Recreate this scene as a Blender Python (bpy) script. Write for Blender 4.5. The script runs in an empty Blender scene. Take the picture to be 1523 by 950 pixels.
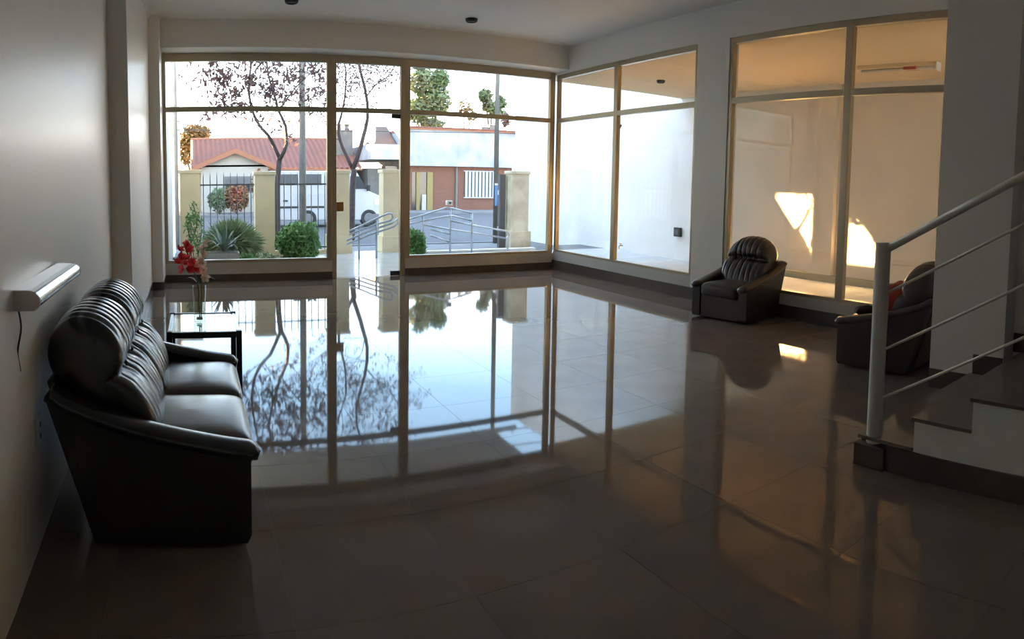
import bpy, math, random
from mathutils import Vector, Matrix

random.seed(7)
scene = bpy.context.scene
R_ = math.radians

# ------------------------------------------------------------------ camera
# The photograph is a hand-held cylindrical panorama: straight walls bend in it.
CF, CX0, CCY, CPT, CRL, CH = 983.0113, 287.3709, 337.7589, 0.0650, -0.0165, 1.40
FW, FH = 1523.0, 950.0
def _cam_rows():
    yaw = (FW / 2 - CX0) / CF
    c, s = math.cos(yaw), math.sin(yaw)
    A = Matrix(((c, -s, 0), (s, c, 0), (0, 0, 1)))
    c, s = math.cos(CPT), math.sin(CPT)
    Bm = Matrix(((1, 0, 0), (0, c, -s), (0, s, c)))
    c, s = math.cos(CRL), math.sin(CRL)
    Cm = Matrix(((c, 0, -s), (0, 1, 0), (s, 0, c)))
    return Cm @ Bm @ A
CAMR = _cam_rows()
cam_data = bpy.data.cameras.new('camera')
cam_data.type = 'PANO'
cam_data.panorama_type = 'CENTRAL_CYLINDRICAL'
cam_data.central_cylindrical_range_u_min = -FW / 2 / CF
cam_data.central_cylindrical_range_u_max = FW / 2 / CF
cam_data.central_cylindrical_range_v_min = -(FH - CCY) / CF
cam_data.central_cylindrical_range_v_max = CCY / CF
cam_data.central_cylindrical_radius = 1.0
cam = bpy.data.objects.new('camera', cam_data)
scene.collection.objects.link(cam)
_r, _f, _u = CAMR[0], CAMR[1], CAMR[2]
cam.matrix_world = Matrix(((_r[0], _u[0], -_f[0], 0), (_r[1], _u[1], -_f[1], 0), (_r[2], _u[2], -_f[2], CH), (0, 0, 0, 1)))
scene.camera = cam

def ray(px, py):
    th = (px - FW / 2) / CF
    return CAMR.transposed() @ Vector((math.sin(th), math.cos(th), (CCY - py) / CF))
def at(px, py, Y):
    d = ray(px, py); t = Y / d[1]
    return Vector((d[0] * t, Y, d[2] * t + CH))
def atx(px, py, X):
    d = ray(px, py); t = X / d[0]
    return Vector((X, d[1] * t, d[2] * t + CH))

# ------------------------------------------------------------------ world, sun, exposure
SKY = 6.8
world = bpy.data.worlds.new('world'); scene.world = world
world.use_nodes = True
nt = world.node_tree; nt.nodes.clear()
wo = nt.nodes.new('ShaderNodeOutputWorld'); bg = nt.nodes.new('ShaderNodeBackground')
geo = nt.nodes.new('ShaderNodeTexCoord'); sep = nt.nodes.new('ShaderNodeSeparateXYZ')
rmp = nt.nodes.new('ShaderNodeValToRGB')
nt.links.new(geo.outputs['Generated'], sep.inputs[0]); nt.links.new(sep.outputs['Z'], rmp.inputs[0])
nt.links.new(rmp.outputs[0], bg.inputs[0]); nt.links.new(bg.outputs[0], wo.inputs[0])
bg.inputs[1].default_value = SKY
el = rmp.color_ramp.elements
el[0].position = 0.0; el[0].color = (0.98, 0.86, 0.70, 1)
el[1].position = 1.0; el[1].color = (0.25, 0.31, 0.41, 1)
for p, c in ((0.05, (1.0, 0.93, 0.82, 1)), (0.12, (0.78, 0.83, 0.86, 1)), (0.21, (0.34, 0.46, 0.60, 1)), (0.30, (0.20, 0.32, 0.47, 1)), (0.55, (0.22, 0.30, 0.42, 1))):
    e = el.new(p); e.color = c

SUN_AZ, SUN_ALT = R_(40), R_(9)     # low evening sun, ahead and to the left
sd = bpy.data.lights.new('sun', 'SUN'); sd.energy = 190; sd.color = (1.0, 0.60, 0.25); sd.angle = R_(0.3)
sun = bpy.data.objects.new('sun', sd); scene.collection.objects.link(sun)
SUN_DIR = Vector((-math.sin(SUN_AZ) * math.cos(SUN_ALT), math.cos(SUN_AZ) * math.cos(SUN_ALT), math.sin(SUN_ALT)))
sun.rotation_euler = SUN_DIR.to_track_quat('Z', 'Y').to_euler()

scene.view_settings.view_transform = 'Standard'
scene.view_settings.look = 'None'
scene.view_settings.gamma = 1.0
scene.view_settings.use_curve_mapping = False
scene.view_settings.exposure = 1.05
scene.cycles.max_bounces = 14
scene.cycles.diffuse_bounces = 6
scene.cycles.glossy_bounces = 6
scene.cycles.transparent_max_bounces = 24

# ------------------------------------------------------------------ materials
MATS = {}
def mat(name, col, rough=0.6, metal=0.0, spec=0.5, var=0.0, vscale=8.0, bump=0.0, bscale=60.0, coat=0.0, col2=None, ior=None, rand=0.0, transl=0.0):
    if name in MATS: return MATS[name]
    m = bpy.data.materials.new(name); m.use_nodes = True
    t = m.node_tree; b = t.nodes['Principled BSDF']
    b.inputs['Base Color'].default_value = (*col, 1)
    b.inputs['Roughness'].default_value = rough
    b.inputs['Metallic'].default_value = metal
    b.inputs['Specular IOR Level'].default_value = spec
    if ior: b.inputs['IOR'].default_value = ior
    if coat: b.inputs['Coat Weight'].default_value = coat; b.inputs['Coat Roughness'].default_value = 0.28
    tc = t.nodes.new('ShaderNodeTexCoord')
    src = None
    if var or col2:
        n = t.nodes.new('ShaderNodeTexNoise'); n.inputs['Scale'].default_value = vscale; n.inputs['Detail'].default_value = 4
        t.links.new(tc.outputs['Object'], n.inputs['Vector'])
        r = t.nodes.new('ShaderNodeValToRGB'); r.color_ramp.elements[0].position = 0.35; r.color_ramp.elements[1].position = 0.65
        c2 = col2 or tuple(max(0, c * (1 - var)) for c in col)
        r.color_ramp.elements[0].color = (*col, 1); r.color_ramp.elements[1].color = (*c2, 1)
        t.links.new(n.outputs['Fac'], r.inputs[0]); src = r.outputs[0]
    if rand:
        oi = t.nodes.new('ShaderNodeObjectInfo'); mr = t.nodes.new('ShaderNodeMapRange')
        mr.inputs['To Min'].default_value = 1 - rand; mr.inputs['To Max'].default_value = 1 + rand
        t.links.new(oi.outputs['Random'], mr.inputs[0])
        mx = t.nodes.new('ShaderNodeMix'); mx.data_type = 'RGBA'; mx.blend_type = 'MULTIPLY'; mx.inputs[0].default_value = 1
        if src: t.links.new(src, mx.inputs[6])
        else: mx.inputs[6].default_value = (*col, 1)
        t.links.new(mr.outputs[0], mx.inputs[7]); src = mx.outputs[2]
    if src: t.links.new(src, b.inputs['Base Color'])
    if bump:
        n2 = t.nodes.new('ShaderNodeTexNoise'); n2.inputs['Scale'].default_value = bscale; n2.inputs['Detail'].default_value = 3
        t.links.new(tc.outputs['Object'], n2.inputs['Vector'])
        bp = t.nodes.new('ShaderNodeBump'); bp.inputs['Strength'].default_value = bump; bp.inputs['Distance'].default_value = 0.01
        t.links.new(n2.outputs['Fac'], bp.inputs['Height']); t.links.new(bp.outputs[0], b.inputs['Normal'])
    if transl:          # thin petals let light through
        tl = t.nodes.new('ShaderNodeBsdfTranslucent'); mxs = t.nodes.new('ShaderNodeMixShader'); mxs.inputs[0].default_value = transl
        if src: t.links.new(src, tl.inputs[0])
        else: tl.inputs[0].default_value = (*col, 1)
        t.links.new(b.outputs[0], mxs.inputs[1]); t.links.new(tl.outputs[0], mxs.inputs[2]); t.links.new(mxs.outputs[0], t.nodes['Material Output'].inputs[0])
    MATS[name] = m
    return m

def glass_mat(name, tint=(0.96, 0.98, 0.97), ior=1.45):
    m = bpy.data.materials.new(name); m.use_nodes = True
    t = m.node_tree; t.nodes.clear()
    o = t.nodes.new('ShaderNodeOutputMaterial'); mx = t.nodes.new('ShaderNodeMixShader')
    tr = t.nodes.new('ShaderNodeBsdfTransparent'); gl = t.nodes.new('ShaderNodeBsdfGlossy'); lw = t.nodes.new('ShaderNodeLayerWeight')
    tr.inputs[0].default_value = (*tint, 1); gl.inputs['Roughness'].default_value = 0.0; lw.inputs['Blend'].default_value = 0.5
    f0 = ((ior - 1) / (ior + 1)) ** 2            # Schlick reflectance, the same from both sides of a thin pane
    pw = t.nodes.new('ShaderNodeMath'); pw.operation = 'POWER'; pw.inputs[1].default_value = 5
    ma = t.nodes.new('ShaderNodeMath'); ma.operation = 'MULTIPLY_ADD'; ma.inputs[1].default_value = 1 - f0; ma.inputs[2].default_value = f0
    t.links.new(lw.outputs['Facing'], pw.inputs[0]); t.links.new(pw.outputs[0], ma.inputs[0]); t.links.new(ma.outputs[0], mx.inputs[0])
    t.links.new(tr.outputs[0], mx.inputs[1]); t.links.new(gl.outputs[0], mx.inputs[2])
    t.links.new(mx.outputs[0], o.inputs[0])
    MATS[name] = m
    return m

def brick_mat(name):
    m = bpy.data.materials.new(name); m.use_nodes = True
    t = m.node_tree; b = t.nodes['Principled BSDF']; b.inputs['Roughness'].default_value = 0.9
    tc = t.nodes.new('ShaderNodeTexCoord'); mp = t.nodes.new('ShaderNodeMapping'); br = t.nodes.new('ShaderNodeTexBrick')
    mp.inputs['Rotation'].default_value = (R_(90), 0, 0)
    t.links.new(tc.outputs['Object'], mp.inputs[0]); t.links.new(mp.outputs[0], br.inputs['Vector'])
    br.inputs['Color1'].default_value = (0.155, 0.062, 0.038, 1); br.inputs['Color2'].default_value = (0.115, 0.046, 0.03, 1)
    br.inputs['Mortar'].default_value = (0.17, 0.11, 0.085, 1); br.inputs['Scale'].default_value = 4.0
    br.inputs['Mortar Size'].default_value = 0.02
    t.links.new(br.outputs['Color'], b.inputs['Base Color'])
    MATS[name] = m
    return m

M_WALL = mat('satin_wall_paint', (0.84, 0.82, 0.775), rough=0.42, spec=0.5, bump=0.05, bscale=4, coat=0.12)
M_CEIL = mat('ceiling_paint', (0.84, 0.825, 0.79), rough=0.8)
M_TILE = mat('polished_brown_porcelain', (0.215, 0.165, 0.135), rough=0.035, spec=0.38, var=0.12, vscale=3, rand=0.05)
M_GROUT = mat('grout', (0.30, 0.26, 0.22), rough=0.25)
M_SKIRT = mat('brown_stone_skirting', (0.115, 0.088, 0.072), rough=0.25, var=0.15)
M_CURB = mat('painted_curb', (0.58, 0.56, 0.52), rough=0.6)
M_FRAME = mat('bronze_anodised_aluminium', (0.47, 0.40, 0.285), rough=0.32, metal=0.55, spec=0.6)
M_GLASS = glass_mat('window_glass')
M_LEATHER = mat('black_leather', (0.016, 0.0135, 0.013), rough=0.25, spec=0.9, bump=0.08, bscale=130, var=0.3, vscale=6)
M_LEATHER_B = mat('dark_brown_leather', (0.040, 0.026, 0.021), rough=0.30, spec=0.8, bump=0.10, bscale=130, var=0.3, vscale=6)
M_BLACKMETAL = mat('black_metal', (0.012, 0.012, 0.013), rough=0.4)
M_WHITEMETAL = mat('white_painted_steel', (0.66, 0.64, 0.58), rough=0.4)
M_WHITEPL = mat('white_plastic', (0.72, 0.71, 0.68), rough=0.3)
M_LAMPALU = mat('bright_aluminium', (0.80, 0.81, 0.82), rough=0.22, metal=0.9)
M_DARKPL = mat('dark_plastic', (0.03, 0.03, 0.03), rough=0.5)
M_STEEL = mat('galvanised_steel', (0.50, 0.53, 0.57), rough=0.35, metal=0.8)
M_CONC = mat('pale_concrete', (0.62, 0.61, 0.58), rough=0.8, var=0.15, vscale=2)
M_WETTILE = mat('pale_entry_tile', (0.52, 0.55, 0.57), rough=0.18, spec=0.5, var=0.1, vscale=3)
M_PARTY = mat('white_party_wall', (0.88, 0.87, 0.85), rough=0.9, col2=(0.82, 0.81, 0.79), vscale=0.9)
M_PASSAGE = mat('beige_passage_plaster', (0.66, 0.575, 0.46), rough=0.85, var=0.05, vscale=1.5)
M_PASSCEIL = mat('beige_passage_ceiling', (0.72, 0.54, 0.33), rough=0.9)
M_KERB = mat('olive_kerb', (0.34, 0.30, 0.19), rough=0.85)
M_CREAM = mat('cream_masonry', (0.88, 0.77, 0.53), rough=0.9, col2=(0.82, 0.70, 0.47), vscale=2.5)
M_CREAM_ST = mat('stained_cream_masonry', (0.86, 0.77, 0.57), rough=0.9, col2=(0.55, 0.46, 0.32), vscale=2.2)
M_IRON = mat('grey_iron', (0.11, 0.11, 0.12), rough=0.5)
M_ASPHALT = mat('asphalt', (0.060, 0.064, 0.075), rough=0.9, var=0.2, vscale=3)
M_GRASS = mat('grass', (0.085, 0.13, 0.045), rough=0.9, col2=(0.13, 0.12, 0.06), vscale=6)
M_SOIL = mat('soil', (0.10, 0.09, 0.055), rough=0.95)
M_ROOF = mat('terracotta_tile', (0.165, 0.056, 0.038), rough=0.8, col2=(0.12, 0.047, 0.034), vscale=2.5)
M_FASCIA = mat('terracotta_fascia', (0.24, 0.10, 0.055), rough=0.8)
M_HOUSE = mat('off_white_render', (0.34, 0.325, 0.295), rough=0.9)
M_HOUSE2 = mat('weathered_white_render', (0.36, 0.37, 0.39), rough=0.9, col2=(0.23, 0.25, 0.30), vscale=0.8)
M_BRICK = brick_mat('red_brick')
M_GREYST = mat('grey_stone', (0.13, 0.125, 0.12), rough=0.9, var=0.3, vscale=5)
M_DKWIN = mat('dark_window_glass', (0.03, 0.035, 0.04), rough=0.1)
M_SHUTTER = mat('grey_shutter', (0.12, 0.125, 0.13), rough=0.7)
M_VAN = mat('white_van_paint', (0.36, 0.37, 0.38), rough=0.25, coat=0.4)
M_RUBBER = mat('black_rubber', (0.02, 0.02, 0.02), rough=0.8)
M_BARK = mat('dark_bark', (0.085, 0.062, 0.055), rough=0.95, var=0.3)
M_REDLEAF = mat('dull_red_leaf', (0.15, 0.070, 0.065), rough=0.8, col2=(0.09, 0.055, 0.042), vscale=3, transl=.3)
M_GOLDLEAF = mat('golden_leaf', (0.15, 0.085, 0.022), rough=0.8, col2=(0.07, 0.06, 0.022), vscale=2)
M_GREENLEAF = mat('tree_leaf', (0.06, 0.11, 0.04), rough=0.8, col2=(0.10, 0.105, 0.06), vscale=1)
M_SHRUB = mat('shrub_leaf', (0.12, 0.27, 0.075), rough=0.6, col2=(0.17, 0.36, 0.10), vscale=6)
M_AGAVE = mat('agave_leaf', (0.20, 0.31, 0.25), rough=0.5, col2=(0.34, 0.42, 0.36), vscale=4)
M_GRASSY = mat('blueish_grass_blade', (0.26, 0.36, 0.20), rough=0.7, col2=(0.36, 0.44, 0.27), vscale=5)
M_POLE = mat('concrete_pole', (0.30, 0.285, 0.26), rough=0.9, var=0.2, vscale=3)
M_WOODPOLE = mat('wooden_pole', (0.16, 0.14, 0.115), rough=0.9, var=0.2, vscale=3)
M_CABLE = mat('black_cable', (0.03, 0.03, 0.035), rough=0.7)
M_BLUE = mat('blue_plastic', (0.10, 0.25, 0.52), rough=0.5)
M_WHITEBAR = mat('white_bars', (0.32, 0.33, 0.36), rough=0.5)
M_RED = mat('red_petal', (0.80, 0.05, 0.07), rough=0.6, col2=(0.85, 0.13, 0.14), vscale=30, transl=.45)
M_CREAMPET = mat('cream_petal', (0.92, 0.78, 0.60), rough=0.6, col2=(0.90, 0.62, 0.52), vscale=30, transl=.45)
M_STEM = mat('green_stem', (0.11, 0.14, 0.05), rough=0.6)
M_REDCLOTH = mat('red_cloth', (0.34, 0.045, 0.022), rough=0.85, bump=0.2, bscale=40)
M_DKCLOTH = mat('dark_cloth', (0.03, 0.022, 0.020), rough=0.9)
M_VASE = glass_mat('vase_glass', tint=(0.90, 0.90, 0.86), ior=1.5)
M_TABLEGLASS = glass_mat('table_glass', tint=(0.90, 0.95, 0.93), ior=1.6)
M_BRASS = mat('brass_lock', (0.40, 0.24, 0.08), rough=0.35, metal=0.9)
M_LAMPGOLD = mat('warm_lamp_housing', (0.55, 0.42, 0.18), rough=0.4)
M_LENS = mat('frosted_lens', (0.5, 0.5, 0.48), rough=0.4)
M_REDPL = mat('red_plastic', (0.45, 0.06, 0.04), rough=0.5)

# ------------------------------------------------------------------ mesh helpers
COL = scene.collection
class MB:
    def __init__(s): s.v = []; s.f = []
    def box(s, x0, x1, y0, y1, z0, z1):
        n = len(s.v)
        s.v += [(x, y, z) for z in (z0, z1) for y in (y0, y1) for x in (x0, x1)]
        for q in ((0, 2, 3, 1), (4, 5, 7, 6), (0, 1, 5, 4), (2, 6, 7, 3), (0, 4, 6, 2), (1, 3, 7, 5)):
            s.f.append(tuple(n + i for i in q))
        return s
    def hexa(s, pts):      # 8 points: bottom 4 ccw, top 4 ccw
        n = len(s.v); s.v += [tuple(p) for p in pts]
        for q in ((0, 3, 2, 1), (4, 5, 6, 7), (0, 1, 5, 4), (1, 2, 6, 5), (2, 3, 7, 6), (3, 0, 4, 7)):
            s.f.append(tuple(n + i for i in q))
        return s
    def prism(s, poly, axis, a, b):   # poly in the two other axes
        n = len(s.v); k = len(poly)
        for val in (a, b):
            for (p, q) in poly:
                s.v.append({'x': (val, p, q), 'y': (p, val, q), 'z': (p, q, val)}[axis])
        s.f.append(tuple(n + i for i in range(k))[::-1]); s.f.append(tuple(n + k + i for i in range(k)))
        for i in range(k):
            j = (i + 1) % k; s.f.append((n + i, n + j, n + k + j, n + k + i))
        return s
    def tube(s, path, r, n=8, flat=None):
        path = [Vector(p) for p in path]; k = len(path)
        rs = r if isinstance(r, (list, tuple)) else [r] * k
        base = len(s.v); up = None
        for i, p in enumerate(path):
            d = (path[min(i + 1, k - 1)] - path[max(i - 1, 0)])
            d = d.normalized() if d.length > 1e-9 else Vector((0, 0, 1))
            if up is None:
                a = Vector((0, 0, 1)) if abs(d.z) < 0.9 else Vector((1, 0, 0))
                up = (a - d * a.dot(d)).normalized()
            else:
                up = up - d * up.dot(d)
                up = up.normalized() if up.length > 1e-6 else d.orthogonal().normalized()
            w = d.cross(up)
            for j in range(n):
                t = 2 * math.pi * j / n
                fu, fw = (1, 1) if flat is None else flat
                s.v.append(tuple(p + (up * math.cos(t) * fu + w * math.sin(t) * fw) * rs[i]))
        for i in range(k - 1):
            for j in range(n):
                a = base + i * n + j; b = base + i * n + (j + 1) % n
                s.f.append((a, b, b + n, a + n))
        s.f.append(tuple(base + j for j in range(n))[::-1]); s.f.append(tuple(base + (k - 1) * n + j for j in range(n)))
        return s
    def lathe(s, prof, n=24, c=(0, 0, 0), axis='z'):
        base = len(s.v); k = len(prof)
        for (r, h) in prof:
            for j in range(n):
                t = 2 * math.pi * j / n; a, b = r * math.cos(t), r * math.sin(t)
                p = {'z': (a, b, h), 'y': (a, h, b), 'x': (h, a, b)}[axis]
                s.v.append((p[0] + c[0], p[1] + c[1], p[2] + c[2]))
        for i in range(k - 1):
            for j in range(n):
                a = base + i * n + j; b = base + i * n + (j + 1) % n
                s.f.append((a, b, b + n, a + n))
        s.f.append(tuple(base + j for j in range(n))[::-1]); s.f.append(tuple(base + (k - 1) * n + j for j in range(n)))
        return s
    def grid(s, fn, nu, nv, wrap_u=False):
        base = len(s.v); cu = nu if wrap_u else nu + 1
        for j in range(nv + 1):
            for i in range(cu): s.v.append(tuple(fn(i / nu, j / nv)))
        for j in range(nv):
            for i in range(nu):
                a = base + j * cu + i; b = base + j * cu + (i + 1) % cu
                s.f.append((a, b, b + cu, a + cu))
        return base, cu
    def pillow(s, x0, x1, y0, y1, z0, z1, e1=0.35, e2=0.3, nu=40, nv=20):
        c = ((x0 + x1) / 2, (y0 + y1) / 2, (z0 + z1) / 2); d = ((x1 - x0) / 2, (y1 - y0) / 2, (z1 - z0) / 2)
        sp = lambda v, e: math.copysign(abs(v) ** e, v)
        def fn(u, v):
            w = 2 * math.pi * u; n = -math.pi / 2 + math.pi * v
            return (c[0] + d[0] * sp(math.cos(n), e1) * sp(math.cos(w), e2), c[1] + d[1] * sp(math.cos(n), e1) * sp(math.sin(w), e2), c[2] + d[2] * sp(math.sin(n), e1))
        s.grid(fn, nu, nv, True); return s
    def mesh(s, name, smooth=False):
        me = bpy.data.meshes.new(name); me.from_pydata(s.v, [], s.f); me.update()
        if smooth:
            for p in me.polygons: p.use_smooth = True
        return me
    def build(s, name, m, parent=None, smooth=False, bevel=0.0, auto=False):
        me = s.mesh(name, smooth); me.materials.append(m)
        o = bpy.data.objects.new(name, me); COL.objects.link(o)
        if parent is not None: o.parent = parent
        if bevel:
            b = o.modifiers.new('bevel', 'BEVEL'); b.width = bevel; b.segments = 2; b.limit_method = 'ANGLE'
        return o

def box(name, m, b, parent=None, bevel=0.0): return MB().box(*b).build(name, m, parent, bevel=bevel)
def empty(name, loc=(0, 0, 0), rz=0.0):
    o = bpy.data.objects.new(name, None); COL.objects.link(o); o.location = loc; o.rotation_euler = (0, 0, rz)
    o.empty_display_size = 0.1
    return o
def tag(o, label, cat, group=None, kind=None):
    o['label'] = label; o['category'] = cat
    if group: o['group'] = group
    if kind: o['kind'] = kind
    return o
def struct(o, label=None):
    o['kind'] = 'structure'
    if label: o['label'] = label
    return o
def share(name, me, parent, loc=(0, 0, 0), rot=None):
    o = bpy.data.objects.new(name, me); COL.objects.link(o); o.parent = parent; o.location = loc
    if rot: o.rotation_euler = rot
    return o
def spline(pts, n):
    P = [Vector(p) for p in pts]; k = len(P); out = []
    for i in range(n):
        t = i / (n - 1) * (k - 1); a = min(int(t), k - 2); u = t - a
        p0, p1, p2, p3 = P[max(a - 1, 0)], P[a], P[a + 1], P[min(a + 2, k - 1)]
        out.append(0.5 * ((2 * p1) + (p2 - p0) * u + (2 * p0 - 5 * p1 + 4 * p2 - p3) * u * u + (3 * p1 - p0 - 3 * p2 + p3) * u ** 3))
    return out
def closed_spline(pts, n):
    P = [Vector(p) for p in pts]; k = len(P); out = []
    for i in range(n):
        t = i / n * k; a = int(t) % k; u = t - int(t)
        p0, p1, p2, p3 = P[(a - 1) % k], P[a], P[(a + 1) % k], P[(a + 2) % k]
        out.append(0.5 * ((2 * p1) + (p2 - p0) * u + (2 * p0 - 5 * p1 + 4 * p2 - p3) * u * u + (3 * p1 - p0 - 3 * p2 + p3) * u ** 3))
    return out

# ------------------------------------------------------------------ the room
D, B = 9.50, 5.72                # inner faces of the front and right walls
ZC, ZH, ZT = 3.61, 3.16, 2.46    # ceiling, window head, transom
YB = -3.0
FL = struct(box('floor', M_GROUT, (-1.0, B, YB, D + 0.06, -0.12, -0.0011)))
TS = 0.61
def _cuts(a, b, ref):
    k = math.ceil((a - ref) / TS); c = [a]
    while ref + k * TS < b - 1e-6:
        if ref + k * TS > a + 0.02: c.append(ref + k * TS)
        k += 1
    return c + [b]
_tm = {}
_xs, _ys = _cuts(-0.88, B, 0.30), _cuts(YB, D - 0.08, 3.18)
for i in range(len(_xs) - 1):
    for j in range(len(_ys) - 1):
        w, h = _xs[i + 1] - _xs[i], _ys[j + 1] - _ys[j]
        key = (round(w, 3), round(h, 3))
        if key not in _tm:
            g = 0.0007; x, y = w / 2 - g, h / 2 - g; b = 0.0003
            mb = MB(); n = [(-x, -y, -.0011), (x, -y, -.0011), (x, y, -.0011), (-x, y, -.0011), (-x, -y, -b), (x, -y, -b), (x, y, -b), (-x, y, -b), (-x + b, -y + b, 0), (x - b, -y + b, 0), (x - b, y - b, 0), (-x + b, y - b, 0)]
            mb.v = n; mb.f = [(0, 3, 2, 1), (8, 9, 10, 11)] + [(a, (a + 1) % 4, 4 + (a + 1) % 4, 4 + a) for a in range(4)] + [(4 + a, 4 + (a + 1) % 4, 8 + (a + 1) % 4, 8 + a) for a in range(4)]
            me = mb.mesh('tile'); me.materials.append(M_TILE); _tm[key] = me
        share('tile', _tm[key], FL, ((_xs[i] + _xs[i + 1]) / 2, (_ys[j] + _ys[j + 1]) / 2, 0))

struct(box('ceiling', M_CEIL, (-1.2, 8.95, YB - .2, D + 0.1, ZC, ZC + 0.25)))
# left wall, very slightly out of square, with a projecting pier and an end pier
mb = MB().prism([(-0.555, YB), (-0.60, 2.0), (-0.745, 5.95), (-1.1, 5.95), (-1.1, YB)], 'z', 0, ZC)
struct(mb.build('wall_left', M_WALL))
PX = -0.565
mb = MB().prism([(PX, 5.90), (PX, 8.75), (-0.42, 8.75), (-0.42, D + .06), (-1.1, D + .06), (-1.1, 5.90)], 'z', 0, ZC)
struct(mb.build('wall_left_pier', M_WALL))
box_ = [(PX, PX + .012, 5.89, 8.74, 0, .10), (PX, -0.41, 8.738, 8.75, 0, .10), (-0.42, -0.408, 8.74, D - .08, 0, .10)]
mb = MB()
for b in box_: mb.box(*b)
struct(mb.build('baseboard_left', M_SKIRT))
# cornice along the pier and the beam
mb = MB().prism([(PX, ZC), (PX, ZC - .05), (PX + .02, ZC - .05), (PX + .05, ZC)], 'y', 5.9, 9.05)
struct(mb.build('trim_1', M_CEIL))

# front: dropped beam, curb, skirting
YBM = 9.05
struct(box('wall_front', M_WALL, (-0.42, B, YBM, D + 0.06, 3.24, ZC)), 'dropped beam above the front glazing')
struct(box('trim_2', M_CURB, (-0.42, 2.01, D - .06, D + .06, 0, .26)), 'painted curb under the left front window')
struct(box('trim_3', M_CURB, (3.135, B, D - .06, D + .06, 0, .26)), 'painted curb under the right front window')
mb = MB().box(-0.408, 2.01, D - .075, D - .06, 0, .10); struct(mb.build('baseboard_front', M_SKIRT))
mb = MB().box(3.135, B - .015, D - .075, D - .06, 0, .11); struct(mb.build('baseboard_front', M_SKIRT))
# right wall: curb, pier, band over the windows, back part
XR1 = B + 0.16
mb = MB().box(B, XR1, 2.11, D + .06, ZH + .04, ZC).box(B, XR1, 5.53, 6.08, 0, ZH + .04).box(B, XR1, 2.11, 2.64, 0, ZH + .04)
struct(mb.build('wall_right', M_WALL))
struct(box('trim_4', M_CURB, (B, XR1, 6.08, D - .06, 0, .29)), 'painted curb under the side window by the corner')
struct(box('trim_5', M_CURB, (B, XR1, 2.64, 5.53, 0, .27)), 'painted curb under the window behind the armchairs')
mb = MB().box(B - .015, B, 2.12, D - .06, 0, .15); struct(mb.build('baseboard_right', M_SKIRT))
# stair column and stair wall, rear walls
XCOL, XST = 4.42, 4.62
struct(box('wall_stair_column', M_WALL, (XCOL, B + .16, 1.53, 2.11, 0, ZC)))
struct(box('wall_stair', M_WALL, (XST, XST + .2, YB, 1.53, 0, ZC)))
struct(box('wall_back', M_WALL, (-1.1, XST + .2, YB - .2, YB, 0, ZC)))

# ---- windows: each frame member and each pane is a piece of its own
def fr(parent, name, b): return box(name, M_FRAME, b, parent, bevel=0.004)
YG0, YG1 = D - .045, D + .035
def front_window(name, xa, xb, jl, jr, z0, label):
    w = struct(empty(name, ((xa + xb) / 2, D, z0)), label); o = w.location
    def L(b): return (b[0] - o.x, b[1] - o.x, b[2] - o.y, b[3] - o.y, b[4] - o.z, b[5] - o.z)
    fr(w, 'jamb', L((xa, xa + jl, YG0, YG1, z0, ZH + .08))); fr(w, 'jamb', L((xb - jr, xb, YG0, YG1, z0, ZH + .08)))
    fr(w, 'head', L((xa + jl, xb - jr, YG0, YG1, ZH - .03, ZH + .08)))
    fr(w, 'transom', L((xa + jl, xb - jr, YG0, YG1, ZT - .035, ZT + .035)))
    fr(w, 'sill', L((xa + jl, xb - jr, YG0, YG1, z0, z0 + .045)))
    box('pane', M_GLASS, L((xa + jl, xb - jr, D - .004, D + .004, z0 + .045, ZT - .035)), w)
    box('pane', M_GLASS, L((xa + jl, xb - jr, D - .004, D + .004, ZT + .035, ZH - .03)), w)
    return w
front_window('window_1', -0.42, 2.01, .05, .07, .26, 'large front window left of the glass door')
front_window('window_2', 3.135, B, .075, .09, .26, 'large front window right of the glass door')
dr = struct(empty('door_1', (2.57, D, 0)), 'glass entrance door with brass lock')
def Ld(b): return (b[0] - 2.57, b[1] - 2.57, b[2] - D, b[3] - D, b[4], b[5])
fr(dr, 'jamb', Ld((2.01, 2.08, YG0, YG1, 0, ZH + .08))); fr(dr, 'jamb', Ld((3.06, 3.135, YG0, YG1, 0, ZH + .08)))
fr(dr, 'head', Ld((2.08, 3.06, YG0, YG1, ZH - .03, ZH + .08))); fr(dr, 'transom', Ld((2.08, 3.06, YG0, YG1, ZT - .035, ZT + .035)))
box('pane', M_GLASS, Ld((2.08, 3.06, D - .004, D + .004, ZT + .035, ZH - .03)), dr)
leaf = box('door_leaf', M_GLASS, Ld((2.09, 3.05, D - .005, D + .005, .012, ZT - .045)), dr)
box('lock', M_BRASS, Ld((2.08, 2.19, D - .025, D + .025, .98, 1.12)), dr, bevel=.005)
box('patch_fitting', M_DARKPL, Ld((2.93, 3.06, D - .02, D + .02, ZT - .10, ZT - .04)), dr)
box('floor_closer', M_DARKPL, Ld((2.92, 3.06, D - .02, D + .02, .004, .07)), dr)
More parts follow.
